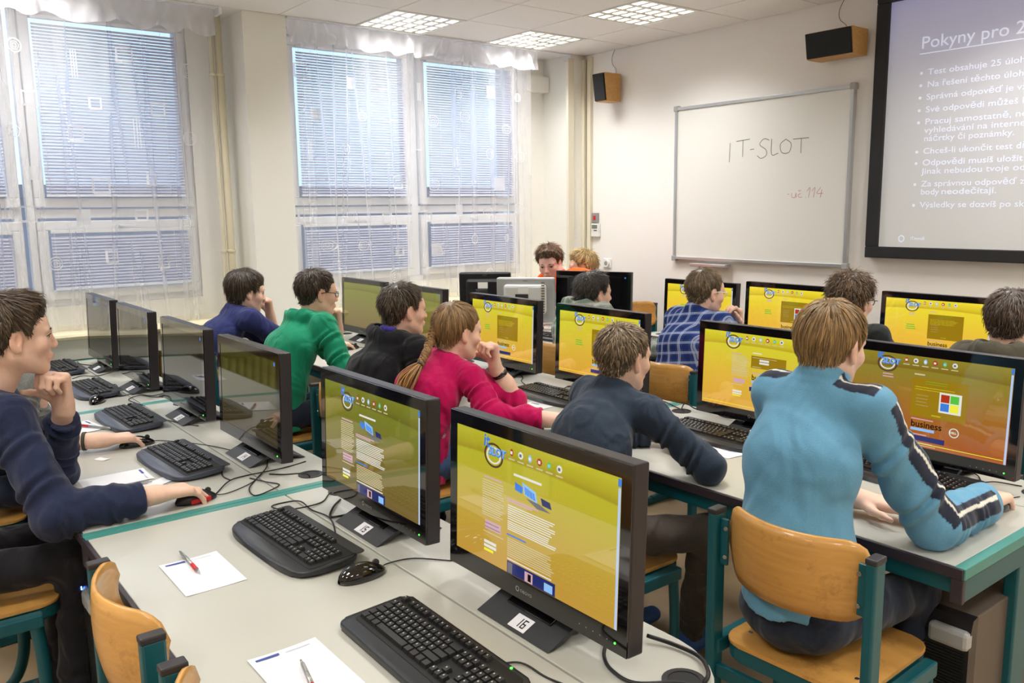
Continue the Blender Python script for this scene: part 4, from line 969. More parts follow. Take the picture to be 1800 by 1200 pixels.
# ================================================================= PEOPLE (smooth distance fields turned into meshes)
f32 = np.float32
class Field:
    def __init__(s, lo, hi, h):
        s.lo = np.array(lo, float); s.h = h; s.n = np.maximum(4, np.ceil((np.array(hi) - s.lo) / h).astype(int) + 1)
        s.d = np.full(s.n, .06, f32); s.ax = [(s.lo[k] + h * np.arange(s.n[k])).astype(f32) for k in range(3)]
    def sl(s, lo, hi):
        out = []
        for k in range(3):
            a = int(max(0, math.floor((lo[k] - s.lo[k]) / s.h))); b = int(min(s.n[k], math.ceil((hi[k] - s.lo[k]) / s.h) + 1))
            if b - a < 1: return None
            out.append(slice(a, b))
        return tuple(out)
    def pts(s, q): return s.ax[0][q[0]][:, None, None], s.ax[1][q[1]][None, :, None], s.ax[2][q[2]][None, None, :]
    def put(s, q, v, k, sub=False):
        a = s.d[q]
        if sub:
            v = -v; h = np.maximum(k - np.abs(a - v), 0) / max(k, 1e-6); s.d[q] = np.maximum(a, v) + h * h * k * .25
        else:
            h = np.maximum(k - np.abs(a - v), 0) / max(k, 1e-6); s.d[q] = np.minimum(a, v) - h * h * k * .25
    def cone(s, a, b, r1, r2, k=.02, lat=None, cut=None, fold=None, sub=False):
        a = np.array(a, float); b = np.array(b, float); m = max(r1, r2) * (lat[1] if lat else 1) + k + 3 * s.h
        q = s.sl(np.minimum(a, b) - m, np.maximum(a, b) + m)
        if q is None: return
        x, y, z = s.pts(q); px, py, pz = x - f32(a[0]), y - f32(a[1]), z - f32(a[2]); ab = (b - a)
        if lat:
            L, f = np.array(lat[0], float), lat[1]; w = (px * f32(L[0]) + py * f32(L[1]) + pz * f32(L[2])) * f32(1 / f - 1); px = px + w * f32(L[0]); py = py + w * f32(L[1]); pz = pz + w * f32(L[2]); ab = ab + L * (ab @ L) * (1 / f - 1)
        ab = ab.astype(f32); t = np.clip((px * ab[0] + py * ab[1] + pz * ab[2]) / f32(max(ab @ ab, 1e-9)), 0, 1)
        dx, dy, dz = px - t * ab[0], py - t * ab[1], pz - t * ab[2]
        v = np.sqrt(dx * dx + dy * dy + dz * dz) - (r1 + (r2 - r1) * t)
        if fold: # ring folds with twist: (amplitude, waves, phase, t0, t1)
            amp, wv, ph, t0, t1 = fold; env = np.clip((t - t0) / .15, 0, 1) * np.clip((t1 - t) / .15, 0, 1)
            rr = np.sqrt(dx * dx + dy * dy + dz * dz) + 1e-6; dn = (dx * math.sin(ph * 2.1) + dy * math.cos(ph * 2.1) - dz * .9) / rr
            v = v + (amp * env * (.2 + .8 * np.clip(dn * .8 + .5, 0, 1)) * np.sin(wv * t * 6.28 + ph + 2.2 * np.sin(14 * t + 1.3 * ph + 22 * dx) + 30 * dy + 18 * dz) + amp * .5 * env * np.sin(70 * dx + 8 * t) * np.sin(50 * dz + 19 * t)).astype(f32)
        if cut is not None:   # (point, normal): keep where (p-point).normal < 0
            c0, n0 = np.array(cut[0], float), np.array(cut[1], float); n0 = n0 / np.linalg.norm(n0)
            v = np.maximum(v, ((x - f32(c0[0])) * f32(n0[0]) + (y - f32(c0[1])) * f32(n0[1]) + (z - f32(c0[2])) * f32(n0[2])))
        s.put(q, v.astype(f32), k, sub)
    def ell(s, c, r, k=.02, B=None, sub=False):
        c = np.array(c, float); r = np.array(r, float); m = max(r) + k + 3 * s.h; q = s.sl(c - m, c + m)
        if q is None: return
        x, y, z = s.pts(q); x, y, z = x - f32(c[0]), y - f32(c[1]), z - f32(c[2])
        if B is not None: x, y, z = [x * f32(B[i][0]) + y * f32(B[i][1]) + z * f32(B[i][2]) for i in range(3)]
        k0 = np.sqrt((x / r[0]) ** 2 + (y / r[1]) ** 2 + (z / r[2]) ** 2); k1 = np.sqrt((x / r[0] ** 2) ** 2 + (y / r[1] ** 2) ** 2 + (z / r[2] ** 2) ** 2)
        s.put(q, (k0 * (k0 - 1) / np.maximum(k1, 1e-6)).astype(f32), k, sub)
    def warp(s, amp, f, seed=0):
        r = np.random.default_rng(seed); x, y, z = s.ax[0][:, None, None], s.ax[1][None, :, None], s.ax[2][None, None, :]
        w = 0
        for i in range(4):
            a = r.normal(0, 1, 3) * f; b = r.normal(0, 1, 3) * f * .5; w = w + np.sin(a[0] * x + a[1] * y + a[2] * z * .6 + 1.6 * np.sin(b[0] * x + b[1] * y + b[2] * z + i)) ** 3
        s.d = s.d + (amp * w).astype(f32)
    def mesh(s):
        d = s.d; n = d.shape; ins = d < 0
        a = ins[:-1, :-1, :-1]; cnt = np.zeros(a.shape, np.int8)
        cor = [(i, j, k) for i in (0, 1) for j in (0, 1) for k in (0, 1)]
        for i, j, k in cor: cnt += ins[i:n[0] - 1 + i, j:n[1] - 1 + j, k:n[2] - 1 + k]
        act = (cnt > 0) & (cnt < 8); ci = np.argwhere(act)
        if len(ci) == 0: return np.zeros((0, 3)), np.zeros((0, 4), int)
        D = {c: d[ci[:, 0] + c[0], ci[:, 1] + c[1], ci[:, 2] + c[2]] for c in cor}
        S = np.zeros((len(ci), 3)); N = np.zeros(len(ci))
        for c in cor:
            for ax in range(3):
                if c[ax]: continue
                e = list(c); e[ax] = 1; e = tuple(e); d0, d1 = D[c], D[e]; m = (d0 < 0) != (d1 < 0); t = np.where(m, d0 / np.where(d0 == d1, 1, d0 - d1), 0)
                p = np.tile(np.array(c, float), (len(ci), 1)); p[:, ax] += t; S[m] += p[m]; N[m] += 1
        V = (ci + S / N[:, None]) * s.h + s.lo
        ids = np.full(a.shape, -1, np.int32); ids[act] = np.arange(len(ci)); F = []
        for ax in range(3):
            o = [0, 1, 2]; u, w = o[(ax + 1) % 3], o[(ax + 2) % 3]
            sa = [slice(None)] * 3; sb = [slice(None)] * 3; sa[ax] = slice(0, -1); sb[ax] = slice(1, None)
            A, B = ins[tuple(sa)], ins[tuple(sb)]; X = np.argwhere(A != B); X = X[(X[:, u] > 0) & (X[:, w] > 0) & (X[:, u] < n[u] - 1) & (X[:, w] < n[w] - 1)]
            if len(X) == 0: continue
            def g(du, dw): Y = X.copy(); Y[:, u] += du; Y[:, w] += dw; return ids[Y[:, 0], Y[:, 1], Y[:, 2]]
            q = np.stack([g(-1, -1), g(0, -1), g(0, 0), g(-1, 0)], 1); fl = ~A[X[:, 0], X[:, 1], X[:, 2]]; q[fl] = q[fl][:, ::-1]; F.append(q)
        return V, np.concatenate(F)
def join(parts):
    V, F, o = [], [], 0
    for v, f in parts:
        if len(v): V.append(v); F.append(f + o); o += len(v)
    return np.concatenate(V), np.concatenate(F)
def nrm(v): v = np.array(v, float); return v / max(1e-9, np.linalg.norm(v))
def rotm(yaw, pitch, roll):   # columns: right, forward, up
    cy, sy = math.cos(yaw), math.sin(yaw); cp, sp = math.cos(pitch), math.sin(pitch); cr, sr = math.cos(roll), math.sin(roll)
    Rz = np.array([[cy, -sy, 0], [sy, cy, 0], [0, 0, 1]]); Rx = np.array([[1, 0, 0], [0, cp, -sp], [0, sp, cp]]); Ry = np.array([[cr, 0, sr], [0, 1, 0], [-sr, 0, cr]])
    return Rz @ Rx @ Ry

def skin_mat(rgb):
    return mat('skin_%d_%d_%d' % rgb, rgb, .5, sss=.12, vcol=True, noise=(60, .04), bump=(250, .15), spec=.35)
def hair_mat(rgb):
    return mat('hair_%d_%d_%d' % rgb, rgb, .38, vcol=True, spec=.5)
def cloth_mat(name, rgb, **k):
    return mat(name, rgb, .85, noise=(k.get('ns', 220), k.get('na', .10)), bump=(k.get('bs', 420), .35), sheen=.15, spec=.2, wrinkle=(k.get('wr', 8), k.get('wa', .7)))

def head_field(s, neck_to, voxel, female=False):
    """head in its own frame: x right, y forward, z up, origin between the ears"""
    F = Field((-.105, -.15, -.22), (.105, .15, .145), voxel)
    F.ell((0, -.018, .032), (.074, .094, .086), .0)
    F.ell((0, .028, -.02), (.060, .066, .088), .03)
    F.ell((0, .048, .040), (.055, .043, .042), .03)                        # forehead
    F.cone((-.048, -.005, -.055), (-.016, .066, -.095), .017, .015, .035); F.cone((.048, -.005, -.055), (.016, .066, -.095), .017, .015, .035)
    F.ell((0, .074, -.096), (.020, .016, .016), .018)                       # chin
    for sx in (-1, 1):
        F.ell((sx * .040, .060, -.022), (.024, .022, .022), .025)           # cheek
        F.ell((sx * .031, .094, .006), (.017, .013, .011), .012, sub=True)  # socket
        F.cone((sx * .010, .089, .021), (sx * .045, .078, .024), .008, .007, .014)
        F.ell((sx * .031, .0790, .006), (.0155, .0130, .0115), .004); F.ell((sx * .0345, .0940, .0045), (.0160, .0120, .0052), .001, rotm(-sx * .55, 0, 0).T, sub=True)
        F.ell((sx * .010, .100, -.030), (.0085, .010, .0075), .006)         # nostril wing
        B = rotm(sx * .35, 0, 0).T
        F.ell((sx * .076, -.008, -.004), (.009, .020, .033), .008, B); F.ell((sx * .083, -.002, .002), (.006, .010, .018), .004, B, sub=True); F.ell((sx * .074, -.001, -.030), (.007, .009, .011), .006)
    F.cone((0, .090, .014), (0, .108, -.024), .007, .0100, .012)            # nose
    F.ell((0, .087, -.060), (.027, .014, .018), .012)                       # mouth mass
    F.ell((0, .0985, -.0560), (.0205, .0068, .0046), .004); F.ell((0, .0970, -.0665), (.018, .0070, .0056), .004)
    F.ell((0, .1065, -.0608), (.021, .006, .0012), .003, sub=True)
    n = np.array(neck_to); F.cone((0, -.030, -.045), tuple(n * .6), .054, .050, .03); F.cone(tuple(n * .6), tuple(n), .050, .056, .02)
    V, Q = F.mesh(); return V, Q
def head_color(V):
    """colour factors of the skin by region: lips, ears, cheeks, nose"""
    c = np.ones((len(V), 3)); x, y, z = V.T
    def blob(cx, cy, cz, r): return np.exp(-(((x - cx) ** 2 + (y - cy) ** 2 + (z - cz) ** 2) / r ** 2))
    lip = np.clip(1.6 * np.exp(-((x / .019) ** 4 + ((y - .10) / .014) ** 4 + ((z + .0612) / .0098) ** 4)), 0, 1)
    red = blob(.04, .07, -.03, .025) + blob(-.04, .07, -.03, .025) + blob(0, .112, -.02, .016) + blob(.08, -.005, 0, .026) + blob(-.08, -.005, 0, .026)
    c[:, 1] -= .14 * red + .38 * lip; c[:, 2] -= .16 * red + .34 * lip; c[:, 0] -= .14 * lip
    return np.clip(c, .2, 1)

HAIRLINE = {'short': ([-.13, -.06, -.03, -.012, .012, .022, .034, .045, .06, .10], [-.070, -.062, -.03, .028, .034, -.005, .0, .045, .062, .075]),
            'long': ([-.13, -.06, -.03, -.012, .012, .022, .034, .045, .06, .10], [-.100, -.092, -.06, -.02, .020, -.015, -.02, .035, .045, .052]),
            'girl': ([-.13, -.06, -.02, -.005, .015, .03, .05, .07, .10], [-.075, -.07, -.02, .012, .022, .01, .04, .060, .075])}
def skull_d(P, nt):
    def el(c, r):
        q = P - np.array(c); r = np.array(r); k0 = np.linalg.norm(q / r, axis=-1); k1 = np.linalg.norm(q / r ** 2, axis=-1); return k0 * (k0 - 1) / np.maximum(k1, 1e-6)
    a = np.array([0, -.030, -.045]); b = np.array(nt); ab = b - a; t = np.clip(((P - a) @ ab) / (ab @ ab), 0, 1); nk = np.linalg.norm(P - a - t[..., None] * ab, axis=-1) - .054
    d = el((0, -.018, .032), (.074, .094, .086)); h = np.maximum(.03 - np.abs(d - nk), 0) / .03; return np.minimum(d, nk) - h * h * .0075
def hair_mesh(style, col, n, L, thick, seed, voxel, curl=0.0, sweep=(0.0, 0.0), fringe=0.0, messy=.15, nt=(0, -.05, -.12), top=0.0):
    r = np.random.default_rng(seed); hx, hz = HAIRLINE[style]
    def zline(y): return np.interp(y, hx, hz)
    def thk(x, y, z):
        s_ = np.clip((z - zline(y)) / .055, 0, 1); s_ = s_ * s_ * (3 - 2 * s_); f_ = np.clip((z - .07) / .06, 0, 1) * np.clip((y + .02) / .09, 0, 1)
        return .0018 + thick * s_ * (.75 + .35 * np.clip(z / .1, 0, 1)) + top * f_ * 1.6
    F = Field((-.125, -.16, -.15), (.125, .15, .18 + top), voxel); F.ell((0, -.018, .032), (.074, .094, .086), 0); F.ell((0, .048, .040), (.055, .043, .042), .03); F.cone((0, -.030, -.045), nt, .054, .054, .03)
    x = F.ax[0][:, None, None]; y = F.ax[1][None, :, None]; z = F.ax[2][None, None, :]
    F.d = F.d - thk(x, y, z).astype(f32); F.d = np.maximum(F.d, ((zline(F.ax[1])[None, :, None] - z) * .6).astype(f32))
    F.d = F.d + (.0016 * np.sin(110 * x + 40 * y + 3 * np.sin(70 * z)) * np.sin(60 * y + 50 * z)).astype(f32)
    V, Q = F.mesh(); shade = .55 + .12 * np.sin(V[:, 0] * 190 + 2 * np.sin(V[:, 1] * 120))
    parts = [(V, Q)]; cols = [np.repeat(shade[:, None], 3, 1)]
    c0 = np.array([0, -.018, .032]); R = np.array([.08, .10, .092])
    u = r.normal(0, 1, (n * 4, 3)); u[:, 2] = np.where(u[:, 1] < .3, u[:, 2], np.abs(u[:, 2])); u /= np.linalg.norm(u, axis=1)[:, None]
    P = c0 + u * R; P[:, 2] -= .04 * (P[:, 2] < 0) * r.uniform(0, 1, len(P)); ok = P[:, 2] > zline(P[:, 1]) + .002; P = P[ok][:n]; m = len(P)
    e_ = .001
    def normal(p): return np.stack([skull_d(p + d_, nt) - skull_d(p - d_, nt) for d_ in np.eye(3) * e_], 1) / (2 * e_)
    def proj(p, off):
        for _ in range(3):
            nr = normal(p); nr /= np.linalg.norm(nr, axis=1)[:, None]; p = p - nr * (skull_d(p, nt) - off)[:, None]
        return p, nr
    lift = r.uniform(0, 1, m) ** 2.2; K = 6
    P, nr = proj(P, thk(P[:, 0], P[:, 1], P[:, 2]) * .6); pts = [P]
    crown = np.array([.012, -.060, .118]); ln = L * r.uniform(.6, 1.15, m) * np.clip((P[:, 2] + .075) / .12, .3, 1); jit = r.normal(0, messy, (m, 3)); tw = r.uniform(0, 6.28, m)
    over = r.uniform(.0, .009, m)
    for k in range(1, K):
        p = pts[-1]; g = p - crown; g[:, 2] -= .25 * np.abs(g[:, 2]); g = g / np.linalg.norm(g, axis=1)[:, None]
        g = g + np.array([sweep[0], sweep[1], 0]) * 6 * np.clip((p[:, 1:2] + .02) / .06, 0, 1) * np.clip(p[:, 2:3] / .06, 0, 1) + jit
        g[:, 2] -= .35 if style == 'long' else .2
        if curl: g += curl * np.stack([np.sin(tw + k * 2.1), np.cos(tw * 1.3 + k * 2.3), np.sin(tw * 2 + k * 1.7)], 1)
        g -= nr * (g * nr).sum(1)[:, None]; g /= np.linalg.norm(g, axis=1)[:, None]
        q = p + g * (ln / (K - 1))[:, None]; q, nr = proj(q, thk(q[:, 0], q[:, 1], q[:, 2]) + .0012 + lift * (.006 + .10 * messy) * k / K)
        low = q[:, 2] < zline(q[:, 1]) - over - fringe * np.clip((q[:, 1] - .02) / .04, 0, 1); q[low] = p[low] + (q[low] - p[low]) * .05
        pts.append(q)
    T = np.stack(pts, 1); w0 = r.uniform(.0010, .0024, m); d = np.gradient(T, axis=1); d /= np.maximum(np.linalg.norm(d, axis=2), 1e-6)[..., None]
    nn = (T - c0) / R ** 2; nn /= np.linalg.norm(nn, axis=2)[..., None]; b = np.cross(d, nn); b /= np.maximum(np.linalg.norm(b, axis=2), 1e-6)[..., None]
    taper = np.array([.5, 1.0, 1, .85, .5, .08])[None, :, None]; W = w0[:, None, None] * taper
    ring = np.stack([T + b * W, T + nn * W * .9, T - b * W], 2); Vs = ring.reshape(-1, 3); i = np.arange(m * K * 3).reshape(m, K, 3)
    Fs = np.concatenate([np.stack([i[:, :-1, a], i[:, 1:, a], i[:, 1:, a + 1], i[:, :-1, a + 1]], -1).reshape(-1, 4) for a in (0, 1)])[:, ::-1]
    clump = .85 + .3 * np.sin(P[:, 0] * 120 + 3 * np.sin(P[:, 1] * 90)) * np.sin(P[:, 2] * 80)
    sh = np.repeat(r.uniform(.5, 1.75, m) * clump, K * 3) * np.tile(np.repeat(np.linspace(.8, 1.2, K), 3), m)
    V2, Q2 = join(parts + [(Vs, Fs)]); return V2, Q2, np.concatenate(cols + [np.repeat(sh[:, None], 3, 1)])

def hand(F, w, f, u, side, pose, sc=1.0):
    sc = sc * 1.12
    """w wrist, f finger direction, u back-of-hand normal, side +1 right hand / -1 left"""
    f = nrm(f); u = np.array(u, float); u = nrm(u - f * (u @ f)); t = np.cross(u, f) * side     # thumb side
    w = np.array(w, float); PL = .088 * sc; K = .008
    for a, b in ((-.028, .0), (-.010, .002), (.010, .002), (.026, 0)): F.cone(w + f * .01 + t * a * .65 * sc, w + f * PL + t * a * sc, .0155 * sc, .0130 * sc, .014)
    F.cone(w - f * .02, w + f * .02, .025 * sc, .022 * sc, .014, lat=(t, 1.22))
    curls = {'mouse': [(.35, .45, .35), (.30, .42, .35), (.32, .42, .35), (.40, .5, .4)], 'flat': [(.12, .2, .15)] * 4, 'fist': [(1.15, 1.5, .9), (1.25, 1.5, .9), (1.3, 1.5, .9), (1.35, 1.45, .9)], 'loose': [(.75, .95, .6), (.85, 1.0, .6), (.95, 1.05, .65), (1.05, 1.1, .65)]}[pose]
    Ls = [(.040, .026, .020), (.044, .029, .021), (.041, .027, .020), (.033, .021, .018)]; offs = [.0285, .0095, -.0095, -.0275]; fan = [.10, .03, -.04, -.13]
    for q in range(4):
        p = w + f * (PL - .003) * (1 - .03 * abs(q - 1)) + t * offs[q] * sc; d = nrm(f + t * fan[q] * (.6 if pose != 'fist' else .1)); rr = (.0096, .0098, .0094, .0084)[q] * sc; ang = 0
        for j in range(3):
            ang += curls[q][j]; dj = d * math.cos(ang) - u * math.sin(ang); e = p + dj * Ls[q][j] * sc; F.cone(p, e, rr, rr * .90, .004 if j else .007); p = e; rr *= .92
    th = {'mouse': ((.75, .62, -.18), (.85, .35, -.25)), 'flat': ((.7, .7, -.1), (.85, .4, -.1)), 'fist': ((.6, .6, -.5), (.35, .1, -.9)), 'loose': ((.75, .5, -.45), (.85, .15, -.5))}[pose]
    p = w + f * .018 * sc + t * .022 * sc - u * .004; rr = .0135 * sc
    for L_, (a, b, c) in zip((.042, .032, .026), (th[0], th[1], th[1])):
        e = p + nrm(f * a + t * b + u * c) * L_ * sc; F.cone(p, e, rr, rr * .82, .010); p = e; rr *= .80

def person(name, label, head, yaw=0, pitch=0, roll=0, hs=1.0, pelvis=(0, 0), pz=.585, body_yaw=0.0, sh=.14, R=None, L=None, skin=(236, 196, 174), shirt=None, sleeve='long', pants=None, hair=None, hairc=(70, 52, 38), vox=1.0, hood=None, collar=.012, girth=1.0,
           shoes=(60, 60, 66), legs=True, hem=.53, fold=1.0, knees=None, stand=False, extra=None, shirt_vcol=None, nb=None, feet=None):
    t = thing('person', label, 'person', (pelvis[0], pelvis[1], 0)); o0 = np.array([pelvis[0], pelvis[1], 0.0])
    head = np.array(head, float); HR = rotm(yaw, pitch, roll); BR = rotm(body_yaw, 0, 0); rt, fw = BR[:, 0], BR[:, 1]; up = np.array([0, 0, 1.0])
    N = head + HR @ np.array([0, -.045, -.112]) * hs + np.array([0, 0, -.006]); 
    if nb is not None: N = np.array(nb, float)
    Pel = np.array([pelvis[0], pelvis[1], pz]); sp = N - Pel
    W = Pel + .33 * sp - fw * .035; Ct = Pel + .68 * sp - fw * .040; Sc = N - up * .042 - fw * .005
    g = girth * .91; arms = []
    for sd, A in ((1, R), (-1, L)):
        S = Sc + rt * sd * sh + fw * (.02 if A is None else .03); A = A or {}
        if 'sh' in A: S = S + np.array(A['sh'])
        E = np.array(A.get('elbow', S + np.array([0, 0, -.25]) + fw * .08)); Wp = np.array(A.get('wrist', E + fw * .22 + up * .05)); arms.append((sd, S, E, Wp, A))
    m_skin = skin_mat(skin)
    # ---- skin: head and neck, both arms with hands, plain core, legs: ONE mesh
    ntl = (HR.T @ (N - head - up * .02)) / hs
    Vh, Qh = head_field(hs, ntl, .0034 * vox if vox < 1.3 else .0045); ch = head_color(Vh); Vh = head + (Vh * hs) @ HR.T
    parts = [(Vh, Qh)]; cols = [ch]
    for sd, S, E, Wp, A in arms:
        pose = A.get('pose', 'flat'); f_ = nrm(A.get('fd', Wp - E)); u_ = A.get('up', (0, 0, 1)); tip = Wp + f_ * .2
        lo = np.min([S, E, Wp, tip], 0) - .075; hi = np.max([S, E, Wp, tip], 0) + .075; F = Field(lo, hi, .0042 * vox)
        ga = min(g, .92); F.cone(S, E, .047 * ga, .042 * ga, .01); F.cone(E, E + (Wp - E) * .45, .044 * ga, .043 * ga, .02); F.cone(E + (Wp - E) * .45, Wp, .043 * ga, .028, .02)
        hand(F, Wp, f_, u_, sd, pose, A.get('sc', 1.0)); v, q = F.mesh(); parts.append((v, q)); c = np.ones((len(v), 3)); cols.append(c)
    hips = [Pel + rt * s_ * .078 - up * .0 for s_ in (-1, 1)]
    F = Field(np.min([Pel, N], 0) - .2, np.max([Pel, N], 0) + .2, .012)
    F.cone(Pel, W, .09, .08, .03, (rt, 1.4)); F.cone(W, Ct, .08, .09, .03, (rt, 1.4)); F.cone(Ct, N, .085, .045, .03, (rt, 1.3)); v, q = F.mesh(); parts.append((v, q)); cols.append(np.ones((len(v), 3)))
    V, Q = join(parts); body = np_mesh('body', V - o0, Q, m_skin, t, col=np.concatenate(cols) * np.array(s2l(skin)))
    # ---- eyes and brows
    for sx in (-1, 1):
        bm = bmesh.new(); bmesh.ops.create_uvsphere(bm, u_segments=16, v_segments=12, radius=.0122 * hs)
        for f in bm.faces:
            c = f.calc_center_median(); f.material_index = 2 if c.y > .0105 * hs else (1 if c.y > .0088 * hs else 0); f.smooth = True
        bmesh.ops.rotate(bm, verts=bm.verts, matrix=Matrix(HR.tolist())); c = head + HR @ (np.array([sx * .0325, .0770, .005]) * hs) - o0; bmesh.ops.translate(bm, verts=bm.verts, vec=Vector(c))
        bm_obj('eye', bm, [mat('eye_white', (226, 222, 218), .2), mat('iris_brown', (70, 50, 34), .15), M_ink], t)
        bm = bmesh.new(); bp = [head + HR @ (np.array(q_) * hs) - o0 for q_ in ((sx * .013, .0945, .0225), (sx * .028, .0935, .0275), (sx * .050, .079, .0225))]
        lp = [tuple(head + HR @ (np.array(q_) * hs) - o0) for q_ in ((sx * .018, .0890, .0075), (sx * .024, .0925, .0105), (sx * .033, .0925, .0115), (sx * .042, .0870, .0095), (sx * .0485, .0790, .0055))]
        bl_ = bmesh.new(); add_tube(bl_, spline(lp, 3), .0012, 5); bm_obj('eyelash', bl_, M_ink, t)
        add_tube(bm, spline([tuple(b_) for b_ in bp], 4), [.0024] * 3 + [.0032] * 3 + [.0014] * 3, 6); bm_obj('eyebrow', bm, hair_mat2(hairc), t)
    # ---- hair
    if hair:
        hk = dict(style='short', n=1700, L=.05, thick=.012, seed=len(label), curl=0.0, sweep=(0, 0), fringe=0.0, messy=.15, top=0.0); hk.update(hair)
        Vr, Qr, cr = hair_mesh(hk['style'], hairc, hk['n'], hk['L'], hk['thick'], hk['seed'], .005 * max(1, vox * .9), hk['curl'], hk['sweep'], hk['fringe'], hk['messy'], tuple(ntl), hk['top'])
        Vr = head + (Vr * hs) @ HR.T; base = np.array(s2l(hairc))
        np_mesh('hair', Vr - o0, Qr, hair_mat(hairc), t, col=np.clip(cr * base, 0, 1))
    # ---- top
    e = .011; lo = np.min([Pel, N, Ct] + [a[1] for a in arms] + [a[2] for a in arms] + [a[3] for a in arms], 0) - .16; hi = np.max([Pel, N, Ct] + [a[1] for a in arms] + [a[2] for a in arms] + [a[3] for a in arms], 0) + .16
    F = Field(lo, hi, .0068 * vox * (.75 if shirt_vcol else 1)); hemz = hem
    F.cone(Pel - up * .05, W, (.112 + e) * g, (.102 + e) * g, .04, (rt, 1.38)); F.cone(W, Ct, (.100 + e) * g, (.108 + e) * g, .05, (rt, 1.36)); F.cone(Ct, Sc, (.100 + e) * g, .068 + e, .05, (rt, 1.42))
    F.cone(Sc + up * .04, Sc - up * .02, .042 + e, .06 + e, .03)
    F.put((slice(None),) * 3, np.full((1, 1, 1), .05, f32), 0)
    q_ = F.sl((-99,) * 3, (99, 99, hemz + .03))
    if q_ is not None:
        x, y, z = F.pts(q_); F.d[q_] = np.maximum(F.d[q_], (hemz - z) + .004 * np.sin(30 * x + 20 * y))
    for sd, S, E, Wp, A in arms:
        F.cone(Sc + rt * sd * .05, S, .060 + e * .8, .053 + e, .03)
        a_ = nrm(Wp - E); cuff = A.get('cuff', .93)
        if sleeve == 'short':
            F.cone(S, S + (E - S) * .98, .052 + e, .056 + e * 1.3, .03, cut=(S + (E - S) * .80, E - S), fold=(.004 * fold, 2.2, 1.0, .1, .9))
        else:
            F.cone(S, E, .053 + e, .049 + e, .03, fold=(.0072 * fold, 4.5, sd, .15, 1.1)); F.cone(E, Wp, .049 + e, .035 + e, .025, cut=(E + (Wp - E) * cuff, a_), fold=(.0078 * fold, 5.5, 2 + sd, -.1, .92))
            if cuff > .85: F.cone(E + (Wp - E) * (cuff - .10), E + (Wp - E) * (cuff + .1), .039 + e * .4, .037 + e * .4, .006, cut=(E + (Wp - E) * cuff, a_))
    for k in range(14):   # collar ring round the neck
        a0, a1 = 2 * PI * k / 14, 2 * PI * (k + 1) / 14
        ax_ = nrm(head + HR @ np.array([0, -.03, -.08]) - N); cx = nrm(np.cross(fw, ax_)); cyv = np.cross(ax_, cx)
        def cp(a): return N + ax_ * (.012 + (collar if collar > .02 else 0) * .5) - up * .012 + (cx * math.cos(a) + cyv * math.sin(a)) * .060
        F.cone(cp(a0), cp(a1), .0095 * max(1, vox), .0095 * max(1, vox), .012)
        if collar > .02:
            for aa in (a0, (a0 + a1) / 2): F.cone(cp(aa) + ax_ * collar * .5, cp(aa) - ax_ * collar * .5, .0095 * max(1, vox), .0105 * max(1, vox), .012)
    if hood:
        bk = -fw
        for k in range(13):   # roll of the hood lying on the shoulders
            a0, a1 = [PI * (.0 + 1.0 * (k + j) / 13) for j in (0, 1)]
            def hp(a): s_ = math.sin(a); return N + rt * math.cos(a) * .118 + bk * (s_ * .128 - .050) + up * (.022 * s_ - .035 * (1 - s_))
            r0 = .021 + .022 * math.sin(a0); F.cone(hp(a0), hp(a1), r0, .021 + .022 * math.sin(a1), .015, fold=(.005 * fold, 1.3, k * 1.7, -1, 2))
        F.ell(N + bk * .088 - up * .040, (.092, .050, .085), .04, BR.T); F.ell(N + bk * .066 + up * .050, (.070, .040, .040), .015, BR.T, sub=True)
    if extra: extra(F, dict(N=N, Sc=Sc, Ct=Ct, W=W, Pel=Pel, rt=rt, fw=fw, up=up, arms=arms))
    F.warp(.0020 * fold, 24, len(label)); F.warp(.0042 * fold, 8, len(label) + 1); V, Q = F.mesh()
    c = shirt_vcol(V, arms, dict(N=N, Sc=Sc, Pel=Pel, rt=rt, fw=fw)) if shirt_vcol else None
    np_mesh('shirt' if sleeve == 'short' else 'sweater', V - o0, Q, shirt, t, col=c)
    # ---- trousers and shoes
    if legs:
        kn = knees or [Pel + rt * s_ * .13 + fw * .40 + up * (-.01) for s_ in (-1, 1)]; kn = [np.array(k_, float) for k_ in kn]
        if stand: kn = [Pel + rt * s_ * .09 + fw * .03 - up * .42 for s_ in (-1, 1)]
        ft = [np.array([*(k_ + fw * (-.03 if not stand else -.02))[:2], .085]) for k_ in kn]
        if feet: ft = [np.array(q_, float) for q_ in feet]
        lo = np.min([Pel] + kn + ft, 0) - .16; hi = np.max([Pel] + kn + ft, 0) + .16; lo[2] = .03; F = Field(lo, hi, .010)
        F.cone(Pel - up * .01, Pel + up * .03, .104 * g, .098 * g, .02, (rt, 1.36))
        for h_, k_, f_ in zip(hips, kn, ft): F.cone(h_, k_, .080 * g, .060, .04, fold=(.003, 3, 0, .1, .9)); F.cone(k_, f_, .058, .046, .03, fold=(.005, 4, 1, .1, 1), cut=(f_, f_ - k_))
        q_ = F.sl((-99,) * 3, (99, 99, pz - .06))
        sl_ = F.sl((-99,) * 3, (99, 99, .52))
        if not stand and sl_ is not None:   # thighs flattened on the seat
            x, y, z = F.pts(sl_); near = (((x - f32(Pel[0])) * f32(fw[0]) + (y - f32(Pel[1])) * f32(fw[1])) < .26); F.d[sl_] = np.where(near, np.maximum(F.d[sl_], f32(pz - .093) - z), F.d[sl_])
        F.warp(.0018, 20, 3); V, Q = F.mesh(); np_mesh('trousers', V - o0, Q, pants, t)
